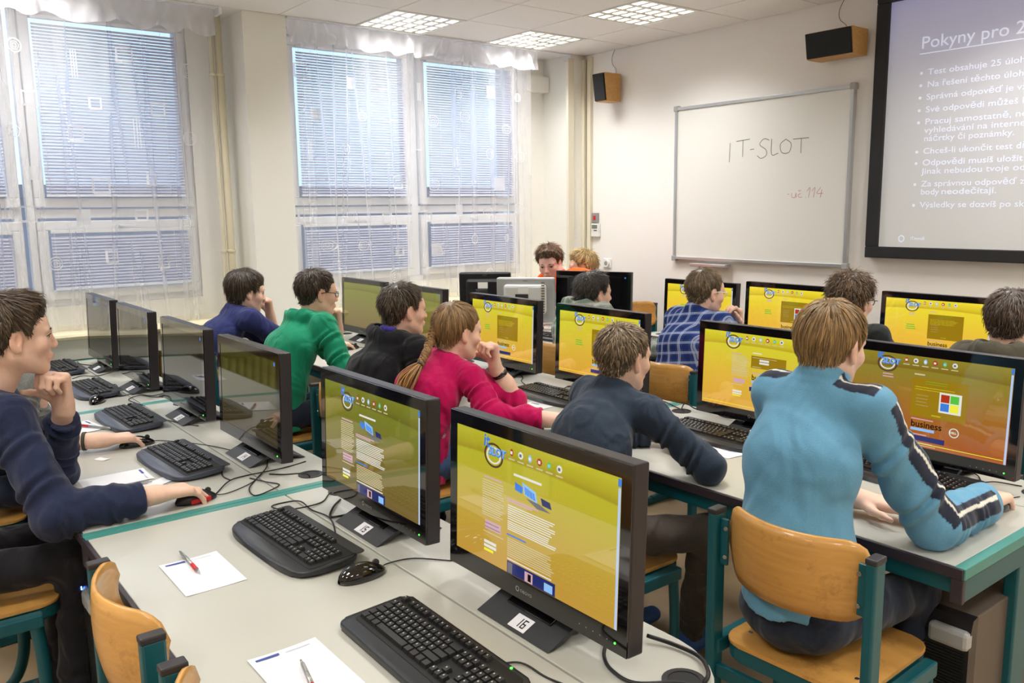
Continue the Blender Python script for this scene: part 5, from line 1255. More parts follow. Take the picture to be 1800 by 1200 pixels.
        for f_, h_ in zip(ft, hips):
            F = Field(f_ - np.array([.16, .16, .085]), f_ + np.array([.16, .20, .06]), .007); b_ = np.array([f_[0], f_[1], .045])
            F.cone(b_ - fw * .05, b_ + fw * .12, .036, .030, .02, (rt, 1.15)); F.cone(b_ - fw * .03, b_ - fw * .03 + up * .045, .036, .034, .02); F.d = np.maximum(F.d, .004 - F.ax[2][None, None, :])
            v, q = F.mesh(); np_mesh('shoe', v - o0, q, mat('shoe_%d' % shoes[0], shoes, .6), t)
    d = dict(o=t, head=head, HR=HR, hs=hs, N=N, arms=arms, o0=o0, rt=rt, fw=fw, Sc=Sc, Ct=Ct, Pel=Pel); PEOPLE.append(d); return d
PEOPLE = []
def hair_mat2(rgb): return mat('brow_%d_%d_%d' % rgb, rgb, .6)
def glasses(p, m, name='glasses'):
    H = lambda v: tuple(p['head'] + p['HR'] @ (np.array(v) * p['hs']) - p['o0'])
    bm = bmesh.new()
    for sx in (-1, 1):
        pts = [H((sx * .033 + .020 * math.cos(a) * (1 if abs(math.cos(a)) > 2 else 1), .1005 - .004 * abs(math.cos(a)), .004 + .0145 * max(-1, min(1, 1.25 * math.sin(a))))) for a in [2 * PI * k / 16 for k in range(17)]]
        add_tube(bm, pts, .0021, 6); add_tube(bm, [H((sx * .053, .097, .010)), H((sx * .078, .082, .012)), H((sx * .083, .02, .014)), H((sx * .082, -.012, .006))], .0022, 6)
    add_tube(bm, [H((-.013, .101, .008)), H((0, .108, .010)), H((.013, .101, .008))], .002, 6)
    o = bm_obj('glasses', bm, m, p['o'])
    bm = bmesh.new()
    for sx in (-1, 1): f = bm.faces.new([bm.verts.new(H((sx * .033 + .019 * math.cos(2 * PI * k / 14), .1002 - .004 * abs(math.cos(2 * PI * k / 14)), .004 + .0135 * math.sin(2 * PI * k / 14)))) for k in range(14)])
    bm_obj('lens', bm, M_glass, o)
def band(p, arm, tpos, r, w, m, name):
    sd, S, E, Wp, A = p['arms'][arm]; a = nrm(Wp - E); c = E + (Wp - E) * tpos - p['o0']; bm = bmesh.new()
    add_tube(bm, [tuple(c - a * w / 2), tuple(c + a * w / 2)], r, 20); return bm_obj(name, bm, m, p['o'])

M_navy = cloth_mat('navy_jersey', (36, 44, 72)); M_grey = cloth_mat('grey_melange', (128, 130, 128), na=.25); M_tee = cloth_mat('royal_blue_cotton', (42, 50, 102)); M_green = cloth_mat('green_fleece', (24, 146, 108))
M_blk = cloth_mat('black_jersey', (30, 32, 36)); M_pink = cloth_mat('magenta_knit', (186, 0, 84)); M_slate = cloth_mat('slate_navy_softshell', (44, 56, 72), na=.15)
M_jean = cloth_mat('dark_denim', (36, 44, 60), na=.2); M_jean2 = cloth_mat('mid_denim', (60, 84, 122), na=.2); M_gpant = cloth_mat('grey_brown_twill', (76, 68, 62)); M_dark = cloth_mat('dark_trousers', (34, 33, 38))
M_orange = cloth_mat('orange_pique', (255, 96, 10)); M_olive = cloth_mat('olive_grey_fleece', (84, 80, 68)); M_dgreen = cloth_mat('charcoal_jacket', (34, 38, 38))
def plaid(name, base, c1, c2, sx, wx, f=1.0):
    m = mat(name, base, .9, bump=(420, .3), spec=.2, wrinkle=(11, .7)); nt = m.node_tree; b = nt.nodes['Principled BSDF']; tc = nt.nodes.new('ShaderNodeTexCoord'); mp = nt.nodes.new('ShaderNodeMapping'); mp.inputs['Rotation'].default_value = (.12, .15, .35)
    nt.links.new(tc.outputs['Object'], mp.inputs[0]); sp = nt.nodes.new('ShaderNodeSeparateXYZ'); nt.links.new(mp.outputs[0], sp.inputs[0])
    cur = None; col = s2l(base) + (1,)
    for ax, per, w, c, off in ((0, sx, wx, c1, 0), (2, sx, wx, c1, 0), (0, sx, wx * .22, c2, .30), (2, sx, wx * .22, c2, .30), (0, sx, wx * .22, c2, .42), (2, sx, wx * .22, c2, .42)):
        a = nt.nodes.new('ShaderNodeMath'); a.operation = 'MULTIPLY_ADD'; a.inputs[1].default_value = 1 / per; a.inputs[2].default_value = off + 50; nt.links.new(sp.outputs[ax], a.inputs[0])
        fr = nt.nodes.new('ShaderNodeMath'); fr.operation = 'FRACT'; nt.links.new(a.outputs[0], fr.inputs[0]); lt = nt.nodes.new('ShaderNodeMath'); lt.operation = 'LESS_THAN'; lt.inputs[1].default_value = w; nt.links.new(fr.outputs[0], lt.inputs[0])
        ml = nt.nodes.new('ShaderNodeMath'); ml.operation = 'MULTIPLY'; ml.inputs[1].default_value = .55; nt.links.new(lt.outputs[0], ml.inputs[0])
        mx = nt.nodes.new('ShaderNodeMix'); mx.data_type = 'RGBA'; nt.links.new(ml.outputs[0], mx.inputs[0]); mx.inputs[7].default_value = s2l(c) + (1,)
        if cur: nt.links.new(cur, mx.inputs[6])
        else: mx.inputs[6].default_value = col
        cur = mx.outputs[2]
    nt.links.new(cur, b.inputs['Base Color']); return m
M_plb = plaid('blue_plaid_flannel', (52, 76, 138), (24, 38, 92), (190, 200, 224), .052, .42)
M_plg = plaid('grey_green_plaid_fleece', (150, 160, 150), (104, 124, 108), (206, 204, 200), .06, .4)
BR_ = (58, 44, 34); 
# --- nearest row
pA = person('A', 'boy in a navy sweater resting his chin on his fist in the left foreground', (-2.95, .368, 1.280), 0, -.06, 0, 1.0, (-2.98, .05), body_yaw=0, sh=.15, nb=(-2.97, .285, 1.105),
  R=dict(elbow=(-2.66, .385, .785), wrist=(-2.635, .655, .797), pose='mouse', up=(0, -.1, 1), fd=(-.12, 1, -.06), cuff=.88), L=dict(elbow=(-3.12, .47, .79), wrist=(-2.97, .485, 1.045), pose='fist', fd=(.10, -.10, 1), up=(-.6, .8, .1), cuff=.80),
  shirt=M_navy, pants=M_dark, hair=dict(n=2600, L=.055, thick=.016, sweep=(.05, .16), messy=.16, fringe=.012, top=.012), hairc=(78, 62, 44), vox=.9, hem=.50)
pB = person('B', 'boy in a pushed-up grey sweater hidden behind the navy sweater boy, wristband on his arm', (-3.80, .50, 1.165), .1, -.1, 0, 1.0, (-3.85, .10), sh=.14,
  R=dict(elbow=(-3.60, .40, .79), wrist=(-3.475, .69, .785), pose='mouse', up=(0, -.1, 1), fd=(.0, 1, -.05), cuff=.15), L=dict(elbow=(-3.90, .52, .79), wrist=(-3.88, .555, 1.00), pose='loose', fd=(.12, .0, 1), up=(.3, 1, 0), cuff=.35),
  shirt=M_grey, pants=M_jean, hair=dict(n=1200, L=.045), hairc=BR_, hem=.50, fold=1.4)
band(pB, 0, .80, .036, .012, mat('dark_wristband', (50, 52, 44), .6), 'wristband')
# --- second row
pN = person('N', 'boy in a blue T-shirt with long dark hair, farthest left of the second row', (-5.10, 1.90, 1.160), -.05, -.18, 0, 1.05, (-5.12, 1.62), sh=.15,
  R=dict(elbow=(-4.93, 2.13, .80), wrist=(-5.02, 2.42, .78), pose='mouse', fd=(0, 1, 0)), L=dict(elbow=(-5.22, 2.12, .79), wrist=(-5.14, 2.06, 1.00), pose='loose', fd=(.1, -.15, 1), up=(0, 1, .1)),
  sleeve='short', shirt=M_tee, pants=M_jean, hair=dict(style='long', n=2200, L=.075, thick=.018, sweep=(0, .1), fringe=.035, messy=.12), hairc=(66, 54, 42), vox=1.15, hem=.50)
pG = person('G', 'boy in a green hoodie with black glasses and rolled sleeves, second row', (-4.27, 1.985, 1.205), -.1, -.12, 0, 1.02, (-4.22, 1.70), sh=.155, hood=True,
  R=dict(elbow=(-3.97, 1.98, .82), wrist=(-4.02, 2.26, .785), pose='flat', fd=(0, 1, 0), cuff=.18), L=dict(elbow=(-4.42, 2.16, .79), wrist=(-4.32, 2.12, 1.00), pose='loose', fd=(.1, -.1, 1), up=(0, 1, 0), cuff=.2),
  shirt=M_green, pants=M_jean, hair=dict(n=2000, L=.045, thick=.012, sweep=(.05, .1), fringe=.008), hairc=(64, 50, 36), vox=1.1, hem=.50, girth=1.12, fold=1.4)
glasses(pG, M_gloss)
pK = person('K', 'boy in a black hoodie with blue lining, seen between green and pink', (-3.46, 2.05, 1.175), -.12, -.05, 0, 1.0, (-3.44, 1.72), sh=.15, hood=True,
  R=dict(elbow=(-3.25, 2.0, .82), wrist=(-3.32, 2.30, .785), pose='flat', fd=(0, 1, 0)), L=dict(elbow=(-3.68, 2.02, .82), wrist=(-3.6, 2.32, .785), pose='flat', fd=(0, 1, 0)),
  shirt=M_blk, pants=M_dark, hair=dict(n=2200, L=.05, thick=.014, messy=.2, sweep=(0, .05), fringe=.01), hairc=(78, 66, 50), vox=1.1, hem=.50)
pJ = person('J', 'girl in a magenta sweater with a long braid leaning on her fist', (-3.02, 2.055, 1.120), -.08, -.15, 0, 1.02, (-3.02, 1.80), sh=.14, girth=1.14,
  R=dict(elbow=(-2.735, 2.03, .80), wrist=(-2.50, 2.26, .785), pose='flat', fd=(.35, 1, 0), cuff=.62, sh=(.02, .0, -.02)), L=dict(elbow=(-2.98, 2.33, .79), wrist=(-3.0, 2.24, .945), pose='fist', fd=(0, -.12, 1), up=(.2, 1, 0), cuff=.0),
  shirt=M_pink, pants=M_jean2, hair=dict(style='girl', n=2400, L=.08, thick=.010, messy=.07), hairc=(146, 114, 74), vox=1.05, hem=.50, fold=1.2)
band(pJ, 1, .78, .036, .022, M_gloss, 'wristwatch')
pM = person('M', 'short-haired boy in a dark navy jacket and grey trousers, left of the light blue jacket', (-2.05, 2.095, 1.125), .0, -.12, 0, .97, (-1.98, 1.80), sh=.15,
  R=dict(elbow=(-1.72, 2.16, .80), wrist=(-1.93, 2.33, .785), pose='flat', fd=(-.8, .6, 0), sh=(.0, .0, -.02)), L=dict(elbow=(-2.32, 2.17, .80), wrist=(-2.15, 2.36, .785), pose='flat', fd=(.7, .6, 0)),
  shirt=M_slate, pants=M_gpant, hair=dict(n=2600, L=.032, thick=.008, messy=.12), hairc=(124, 104, 78), vox=1.0, hem=.50, collar=.03, shoes=(40, 90, 160), fold=1.0,
  knees=[(-2.12, 2.20, .55), (-1.74, 2.18, .56)], feet=[(-2.15, 2.25, .085), (-1.90, 2.30, .085)])
def jacket_col(V, arms, k):
    base = np.array(s2l((102, 158, 190))); dk = np.array(s2l((38, 44, 62))); wh = np.array(s2l((222, 220, 208))); c = np.tile(base, (len(V), 1))
    for sd, S, E, Wp, A in arms:
        for (p0, p1, q0, q1) in ((k['N'] + k['rt'] * sd * .05, S, 0, 1), (S, E, 0, 1), (E, Wp, 0, .86)):
            ab = p1 - p0; t = np.clip((V - p0) @ ab / (ab @ ab), 0, 1); near = p0 + t[:, None] * ab; rad = V - near; dist = np.linalg.norm(rad, axis=1)
            out = nrm(k['rt'] * sd + np.array([0, 0, .55])); a = nrm(ab); out = nrm(out - a * (out @ a)); side = np.cross(a, out); ang = np.arctan2(rad @ side, rad @ out) * dist
            m = (dist < .085) & (np.abs(ang) < .033) & (t > .0) & (t < q1) & ((rad @ out) > 0); c[m] = dk
            m2 = m & (np.abs(ang + .010 * sd) < .0055); c[m2] = wh
    return c
M_jkt = mat('light_blue_tracksuit', (84, 152, 190), .8, noise=(220, .06), bump=(380, .3), sheen=.15, spec=.2, vcol=True, wrinkle=(5.5, .6))
pL = person('L', 'fair-haired boy in a light blue tracksuit jacket with dark sleeve stripes, seen from behind', (-1.262, 2.10, 1.262), -.05, -.18, 0, .97, (-1.20, 1.87), sh=.142,
  R=dict(elbow=(-1.00, 2.20, .80), wrist=(-1.005, 2.52, .79), pose='mouse', fd=(-.1, 1, -.05), cuff=.92), L=dict(elbow=(-1.47, 2.17, .80), wrist=(-1.26, 2.28, .785), pose='flat', fd=(1, .25, 0)),
  shirt=M_jkt, pants=M_jean, hair=dict(n=4200, L=.075, thick=.014, messy=.05, sweep=(0, .06), fringe=.02), hairc=(148, 118, 76), vox=.92, hem=.60, collar=.05, shirt_vcol=jacket_col, fold=.9)
# --- back row
pP = person('P', 'dark-haired boy with a grey-green plaid hood in the back row', (-3.78, 3.60, 1.120), -.25, -.05, 0, 1.02, (-3.74, 3.34), sh=.15, hood=True, nb=(-3.80, 3.52, 1.06),
  R=dict(elbow=(-3.44, 3.74, .80), wrist=(-3.55, 3.98, .785), pose='flat', fd=(-.2, 1, 0)), L=dict(elbow=(-4.0, 3.8, .8), wrist=(-3.9, 4.0, .785), pose='flat', fd=(0, 1, 0)),
  shirt=M_plg, pants=M_jean, hair=dict(n=1900, L=.055, thick=.018, messy=.3, curl=.5), hairc=(60, 52, 44), vox=1.35, hem=.50)
pS = person('S', 'boy in a blue plaid shirt and white glasses holding his chin, back row', (-2.90, 3.58, 1.190), -.25, -.12, 0, 1.0, (-2.93, 3.38), sh=.15,
  R=dict(elbow=(-2.74, 3.82, .80), wrist=(-2.79, 3.72, 1.00), pose='loose', fd=(0, -.2, 1), up=(.2, 1, 0)), L=dict(elbow=(-3.2, 3.8, .80), wrist=(-3.05, 3.95, .785), pose='flat', fd=(0, 1, 0)),
  shirt=M_plb, pants=M_jean, hair=dict(n=2200, L=.035, thick=.009, messy=.08), hairc=(112, 92, 66), vox=1.25, hem=.50, collar=.03)
glasses(pS, M_white)
pC = person('C', 'curly-haired boy in a dark jacket with glasses, back row', (-2.13, 3.70, 1.195), -.1, -.1, 0, 1.0, (-2.12, 3.32), sh=.15,
  R=dict(elbow=(-1.9, 3.84, .80), wrist=(-2.02, 4.04, .785), pose='flat', fd=(0, 1, 0)), L=dict(elbow=(-2.36, 3.84, .80), wrist=(-2.25, 4.04, .785), pose='flat', fd=(0, 1, 0)),
  shirt=M_dgreen, pants=M_jean, hair=dict(n=2200, L=.06, thick=.022, messy=.35, curl=.8), hairc=(92, 70, 46), vox=1.35, hem=.50, collar=.03)
glasses(pC, M_gloss)
pR = person('Q', 'brown-haired boy in an olive hoodie cut by the right picture edge', (-1.44, 3.72, 1.160), .15, -.15, 0, 1.04, (-1.42, 3.34), sh=.16, hood=True,
  R=dict(elbow=(-1.2, 3.84, .80), wrist=(-1.3, 4.04, .785), pose='flat', fd=(0, 1, 0)), L=dict(elbow=(-1.68, 3.84, .80), wrist=(-1.55, 4.04, .785), pose='flat', fd=(0, 1, 0)),
  shirt=M_olive, pants=M_jean, hair=dict(n=2000, L=.05, thick=.012, messy=.15), hairc=(80, 64, 52), vox=1.35, hem=.50)
# --- teacher desk
pO = person('O', 'young man in an orange shirt bending over the teacher desk behind the silver monitor', (-5.20, 4.45, 1.205), PI + .62, -.28, .06, 1.10, (-5.02, 4.92), body_yaw=PI + .45, sh=.14, pz=.93, stand=True, nb=(-5.13, 4.52, 1.10),
  R=dict(elbow=(-5.36, 4.50, .84), wrist=(-5.28, 4.33, .785), pose='flat', fd=(.3, -.8, 0)), L=dict(elbow=(-4.86, 4.60, .86), wrist=(-4.98, 4.38, .785), pose='flat', fd=(-.4, -1, 0)),
  sleeve='short', shirt=M_orange, pants=M_jean, hair=dict(n=1900, L=.05, thick=.022, messy=.3, curl=.6, top=.010), hairc=(110, 78, 52), vox=1.35, hem=.86, skin=(234, 184, 168))
pD = person('D', 'blond boy with tousled hair behind the young man in orange', (-5.37, 4.96, 1.14), PI - .65, -.1, 0, 1.08, (-5.42, 5.16), body_yaw=PI - .35, sh=.14,
  shirt=M_grey, pants=M_jean, hair=dict(n=1900, L=.06, thick=.022, messy=.35, sweep=(.1, .1)), hairc=(176, 148, 96), vox=1.4, hem=.50, R=dict(elbow=(-5.66, 5.05, .82), wrist=(-5.70, 4.83, .80)), L=dict(elbow=(-5.31, 4.98, .84), wrist=(-5.43, 4.78, .80)))


# braid, hood lining, snowflake print
def braid(p, pts, name='braid'):
    P = spline([tuple(np.array(q) - p['o0']) for q in pts], 10); n = len(P); V, Fc, cs, o = [], [], [], 0; r = np.random.default_rng(4)
    tie = int(n * .66)
    for st in range(3):      # three plaited bundles down to the tie
        for sub in range(5):
            ph = 2 * PI * st / 3; q = []
            for i in range(tie + 1):
                t_ = i / n; a = t_ * 2 * PI * 9 + ph; w = .014 * (1 - .45 * t_); d_ = (P[min(i + 1, n - 1)] - P[max(i - 1, 0)]).normalized(); u = d_.cross(Vector((.3, -.9, .2))).normalized(); v = d_.cross(u)
                c = P[i] + u * w * math.cos(a) + v * w * .55 * math.sin(2 * a) + Vector(r.normal(0, .0006, 3)) + (u * math.cos(sub * 1.26) + v * math.sin(sub * 1.26)) * .0055
                q.append(c)
            bm = bmesh.new(); add_tube(bm, q, [.0065 * (1 - .4 * k / n) for k in range(len(q))], 5); me = bpy.data.meshes.new('x'); bm.to_mesh(me); bm.free()
            vv = np.array([tuple(x.co) for x in me.vertices]); ff = np.array([list(f.vertices) for f in me.polygons if len(f.vertices) == 4]); V.append(vv); Fc.append(ff + o); o += len(vv); cs.append(np.full((len(vv), 3), r.uniform(.7, 1.3)))
    for sub in range(70):    # loose tail
        u0 = Vector(r.normal(0, 1, 3)) * .010; q = []
        for i in range(tie, n, 2):
            t_ = (i - tie) / (n - tie); q.append(P[i] + u0 * (.35 + 1.6 * math.sin(PI * min(1, t_ * .8)) ))
        bm = bmesh.new(); add_tube(bm, q, [.0028] * (len(q) - 1) + [.0008], 4); me = bpy.data.meshes.new('x'); bm.to_mesh(me); bm.free()
        vv = np.array([tuple(x.co) for x in me.vertices]); ff = np.array([list(f.vertices) for f in me.polygons if len(f.vertices) == 4]); V.append(vv); Fc.append(ff + o); o += len(vv); cs.append(np.full((len(vv), 3), r.uniform(.9, 1.7)))
    np_mesh(name, np.concatenate(V), np.concatenate(Fc), hair_mat((120, 90, 56)), p['o'], col=np.clip(np.concatenate(cs) * np.array(s2l((150, 112, 66))), 0, 1))
    bm = bmesh.new(); a, b = P[tie - 1], P[tie + 1]; add_tube(bm, [tuple(a), tuple(b)], .0135, 12); bm_obj('hair_tie', bm, mat('grey_hair_tie', (60, 60, 62), .7), p['o'])
braid(pJ, [(-3.03, 1.965, 1.215), (-3.035, 1.945, 1.15), (-3.03, 1.915, 1.09), (-3.00, 1.875, 1.05), (-2.985, 1.835, 1.01), (-2.98, 1.775, .955), (-2.975, 1.745, .91)])
bm = bmesh.new(); N_ = pK['N'] - pK['o0']
pts_ = []
for k in range(9):
    a = PI * (.25 + .72 * k / 8); pts_.append((N_[0] + math.cos(a) * .080, N_[1] - (math.sin(a) * .095 - .035), N_[2] + .030 + .008 * math.sin(a)))
add_tube(bm, spline(pts_, 4), .015, 8); bm_obj('hood_lining', bm, cloth_mat('violet_lining', (74, 66, 170)), pK['o'])
bm = bmesh.new(); add_tube(bm, [tuple(pK['arms'][1][2] - pK['o0'] + np.array([.0, 0, -.0])), tuple(pK['arms'][1][2] - pK['o0'] + np.array([.0, .001, .001]))], .001, 3); bm.free()
def snow(cx, cy, cz, r_, nrm_, parent):
    bm = bmesh.new(); n = Vector(nrm_).normalized(); u = n.orthogonal().normalized(); v = n.cross(u)
    for k in range(8):
        a = k * PI / 4; d_ = u * math.cos(a) + v * math.sin(a); s_ = n.cross(d_) * .0011; c = Vector((cx, cy, cz))
        bm.faces.new([bm.verts.new(c + q) for q in (s_, d_ * r_ + s_, d_ * r_ - s_, -s_)])
    bm_obj('snowflake_print', bm, M_paper, parent)

sw_ = [c for c in pJ['o'].children if c.name.startswith('sweater')][0]
for k, (wx, wy, wz, r_) in enumerate(((-2.86, 1.80, .80, .016), (-2.86, 1.76, .74, .010), (-2.86, 1.86, .72, .014), (-2.86, 1.70, .79, .012), (-2.86, 1.66, .70, .016), (-2.95, 1.58, .76, .014), (-3.05, 1.55, .70, .016), (-3.15, 1.55, .77, .012))):
    ok, loc, nr, _ = sw_.closest_point_on_mesh(Vector((wx, wy, wz)) - Vector(pJ['o0']))
    if ok: loc = loc + nr * .004; snow(loc.x, loc.y, loc.z, r_, nr, pJ['o'])

# ================================================================= CHAIRS
def make_chair():
    t = thing('school_chair', '', 'chair', (0, 0, 0), 0, 'teal framed plywood school chairs')
    # curved plywood backrest
    V, nx, nz = [], 28, 8; w, zb, zt = .40, .655, .865
    def outline(u, v):     # rounded rectangle map
        x = u * w / 2; z = (zb + zt) / 2 + v * (zt - zb) / 2; k = abs(u)
        if k > .70: s_ = (k - .70) / .30; lim = 1 - .55 * (1 - math.sqrt(max(0, 1 - s_ * s_))); z = (zb + zt) / 2 + v * lim * (zt - zb) / 2
        return x, z
    for side in (0, 1):
        for i in range(nx + 1):
            for j in range(nz + 1):
                u, v = -1 + 2 * i / nx, -1 + 2 * j / nz; x, z = outline(u, v); y = -.255 + .085 * u * u - .006 * v + .012 * v * v + (.010 if side else 0); V.append((x, y, z))
    V = np.array(V); M_ = (nx + 1) * (nz + 1); idx = np.arange(M_).reshape(nx + 1, nz + 1)
    F = [np.stack([idx[:-1, :-1], idx[1:, :-1], idx[1:, 1:], idx[:-1, 1:]], -1).reshape(-1, 4)]; F.append(F[0][:, ::-1] + M_)
    for a, b in ((idx[:-1, 0], idx[1:, 0]), (idx[1:, -1], idx[:-1, -1]), (idx[0, 1:], idx[0, :-1]), (idx[-1, :-1], idx[-1, 1:])): F.append(np.stack([b, a, a + M_, b + M_], -1))
    np_mesh('backrest', V, np.concatenate(F), M_ply, t)
    # seat
    pts = rrect(.40, .40, .06, 6)
    bm = bmesh.new(); add_poly_prism(bm, pts, .470, .482, .003); o = bm_obj('seat', bm, M_ply, t)
    bm = bmesh.new(); add_poly_prism(bm, [(a * .985, b * .985) for a, b in pts], .428, .4695, .008); bm_obj('seat_frame', bm, M_teal, t)
    for s in (-1, 1):
        bm = bmesh.new(); add_box(bm, -.014, .014, -.024, .024, .03, .835, .006); bmesh.ops.transform(bm, matrix=Matrix.Translation((s * .222, -.195, 0)), verts=bm.verts); bm_obj('post', bm, M_teal, t)
        box('post_cap', s * .222 - .015, s * .222 + .015, -.220, -.170, .830, .846, M_cap, t, .004)
        box('back_bracket', s * .196 - .013, s * .196 + .013, -.200, -.190, .69, .82, M_teal, t, .003)
        for z in (.715, .795):
            bm = bmesh.new(); add_cyl(bm, (s * .188, -.204, z), .006, .004, 10, 'y'); bm_obj('screw', bm, M_screw, t)
        bm = bmesh.new(); add_cyl(bm, (s * .155, -.12, .4815), .006, .0025, 10); bm_obj('screw', bm, M_screw, t)
        box('side_rail', s * .222 - .018, s * .222 + .018, -.20, .14, .425, .468, M_teal, t, .006)
        bm = bmesh.new(); add_tube(bm, spline([(s * .218, .12, .44), (s * .218, .13, .30), (s * .218, .125, .15), (s * .218, .08, .05), (s * .218, -.02, .026)], 6), .017, 10, flat=1.3); bm_obj('front_strut', bm, M_teal, t)
        box('floor_bar', s * .218 - .018, s * .218 + .018, -.25, .23, 0, .038, M_teal, t, .009)
        for y in (-.25, .215): box('end_plug', s * .218 - .019, s * .218 + .019, y - .005, y + .02, -.0, .039, M_cap, t, .004)
    box('cross_bar', -.21, .21, -.205, -.187, .36, .40, M_teal, t, .004)
    return t
ch0 = make_chair(); used_chair = [False]
def chair(x, y, rz, label):
    o = ch0 if not used_chair[0] else copy_tree(ch0); used_chair[0] = True
    o.location = (x, y, 0); o.rotation_euler = (0, 0, rz); o['label'] = label; return o
chair(-1.165, 1.975, .03, 'plywood chair with worn backrest under the boy in the light blue jacket')
chair(-1.98, 1.92, 0, 'plywood chair under the boy in the dark navy jacket')
chair(-3.02, 1.90, 0, 'plywood chair under the girl in the magenta sweater')
chair(-3.44, 1.86, 0, 'plywood chair under the boy in the black hoodie')
chair(-4.22, 1.78, 0, 'plywood chair under the boy in the green hoodie')
chair(-5.10, 1.78, 0, 'plywood chair with pale backrest behind the boy in the blue T-shirt')
chair(-2.98, .20, 0, 'plywood chair under the boy in the navy sweater, left foreground')
chair(-3.85, .24, 0, 'plywood chair under the boy with the wristband')
chair(-1.86, .575, 0, 'empty plywood chair pushed under the near desk, lower left')
chair(-1.28, .575, 0, 'empty plywood chair at the bottom edge, right of the other empty one')
chair(-2.89, 3.42, 0, 'plywood chair under the boy in the blue plaid shirt')
chair(-3.72, 3.42, 0, 'plywood chair under the boy with the plaid hood')
chair(-2.12, 3.44, 0, 'plywood chair under the curly-haired boy in the back row')
chair(-1.36, 3.40, 0, 'plywood chair under the boy at the right picture edge, behind monitor number 10')
chair(-5.45, 5.14, PI, 'plywood chair under the blond boy in the corner')
chair(-4.66, 5.10, -PI / 2, 'empty plywood chair by the front wall behind the switched-off monitor')

# ================================================================= COMPUTERS UNDER THE DESKS
def tower(x, y, label, badge=True):
    """front faces -Y; origin under the middle of the front"""
    t = thing('desktop_computer', label, 'computer', (x, y, 0), 0, 'black tower computers under the desks'); w, h, d = .19, .55, .48
    box('case', -w / 2, w / 2, .03, d, .02, h, M_greycab, t, .004)
    bm = bmesh.new(); pr = [(.03, .02), (.03, h), (.005, h - .005), (-.012, h - .06), (-.012, .03), (.0, .02)]
    for mi, (x0, x1) in ((0, (-w / 2, w / 2)),):
        a = [bm.verts.new((x0, p[0], p[1])) for p in pr]; b = [bm.verts.new((x1, p[0], p[1])) for p in pr]; bm.faces.new(a); bm.faces.new(b[::-1])
        for k in range(6): bm.faces.new((a[k], b[k], b[(k + 1) % 6], a[(k + 1) % 6]))
    bmesh.ops.recalc_face_normals(bm, faces=bm.faces); bm_obj('front_bezel', bm, M_black, t)
    bm = bmesh.new(); n = 0
    for k in range(46):      # perforated grille ribs
        z = .05 + k * .0088; add_box(bm, -.028, w / 2 - .012, -.0155, -.012, z, z + .0045)
    o = bm_obj('grille', bm, M_keyin, t); o['kind'] = 'stuff'
    bm = bmesh.new(); add_box(bm, -.012, w / 2 + .001, -.026, .012, h - .088, h - .034, .012); bm_obj('handle', bm, M_slv, t)
    bm = bmesh.new(); add_cyl(bm, (-.068, -.0125, h - .055), .008, -.003, 14, 'y'); bm_obj('power_light', bm, M_led, t)
    for k in range(4): box('port', -.082 + .017 * k, -.072 + .017 * k, -.0135, -.0115, h - .112, h - .106, M_silver, t)
    box('drive_slot', -.085, -.035, -.0135, -.0115, h - .20, h - .13, M_keyin, t)
    if badge:
        bm = bmesh.new()
        for k in range(24):
            a0, a1 = 2 * PI * k / 24, 2 * PI * (k + 1) / 24; f = bm.faces.new([bm.verts.new((.03 + rr * math.cos(a), -.0160, .19 + rr * math.sin(a))) for rr, a in ((.021, a0), (.021, a1), (.0175, a1), (.0175, a0))])
        bm_obj('badge_ring', bm, M_silver, t); text('badge_letters', 'DELL', .0155, M_silver, face_negY(.0135, -.0162, .1845), t, .0004)
    for s in (-1, 1): box('foot', s * .075 - .015, s * .075 + .015, .02, d - .02, 0, .02, M_cap, t)
    return t
tower(-1.00, 2.25, 'black tower computer with blue power light under the right desk')
tower(-2.73, .47, 'black tower computer between the navy sweater boy and the empty chair')
tower(-3.40, .50, 'black tower computer under the middle of the nearest row')
tower(-2.66, 2.28, 'black tower computer under the desk of the second row beside the girl')

# ================================================================= SMALL THINGS ON THE DESKS
def paper(x, y, w, h, rz, label, head=True, z=DZ):
    t = thing('sheet_of_paper', label, 'paper', (x, y, z + .0008), rz, 'white note sheets')
    bm = bmesh.new(); n = 6
    g_ = [[bm.verts.new((-w / 2 + w * i / n, -h / 2 + h * j / n, .0012 * (i / n - .5) ** 2 * (1 + j / n) * 4)) for j in range(n + 1)] for i in range(n + 1)]
    for i in range(n):
        for j in range(n): bm.faces.new((g_[i][j], g_[i + 1][j], g_[i + 1][j + 1], g_[i][j + 1]))
    bm_obj('sheet', bm, M_paper, t)
    if head:
        bm = bmesh.new(); zz = .0022
        for x0, x1, y0, y1 in ((-w / 2 + .012, -w / 2 + .062, h / 2 - .020, h / 2 - .012),): bm.faces.new([bm.verts.new(p) for p in ((x0, y0, zz), (x1, y0, zz), (x1, y1, zz), (x0, y1, zz))])
        bm_obj('printed_heading', bm, M_blue, t)
        bm = bmesh.new()
        bm.faces.new([bm.verts.new(p) for p in ((-w / 2 + .075, h / 2 - .019, zz), (w / 2 - .02, h / 2 - .019, zz), (w / 2 - .02, h / 2 - .0165, zz), (-w / 2 + .075, h / 2 - .0165, zz))])
        bm_obj('printed_line', bm, mat('pale_print', (190, 196, 214), .7), t)
    return t
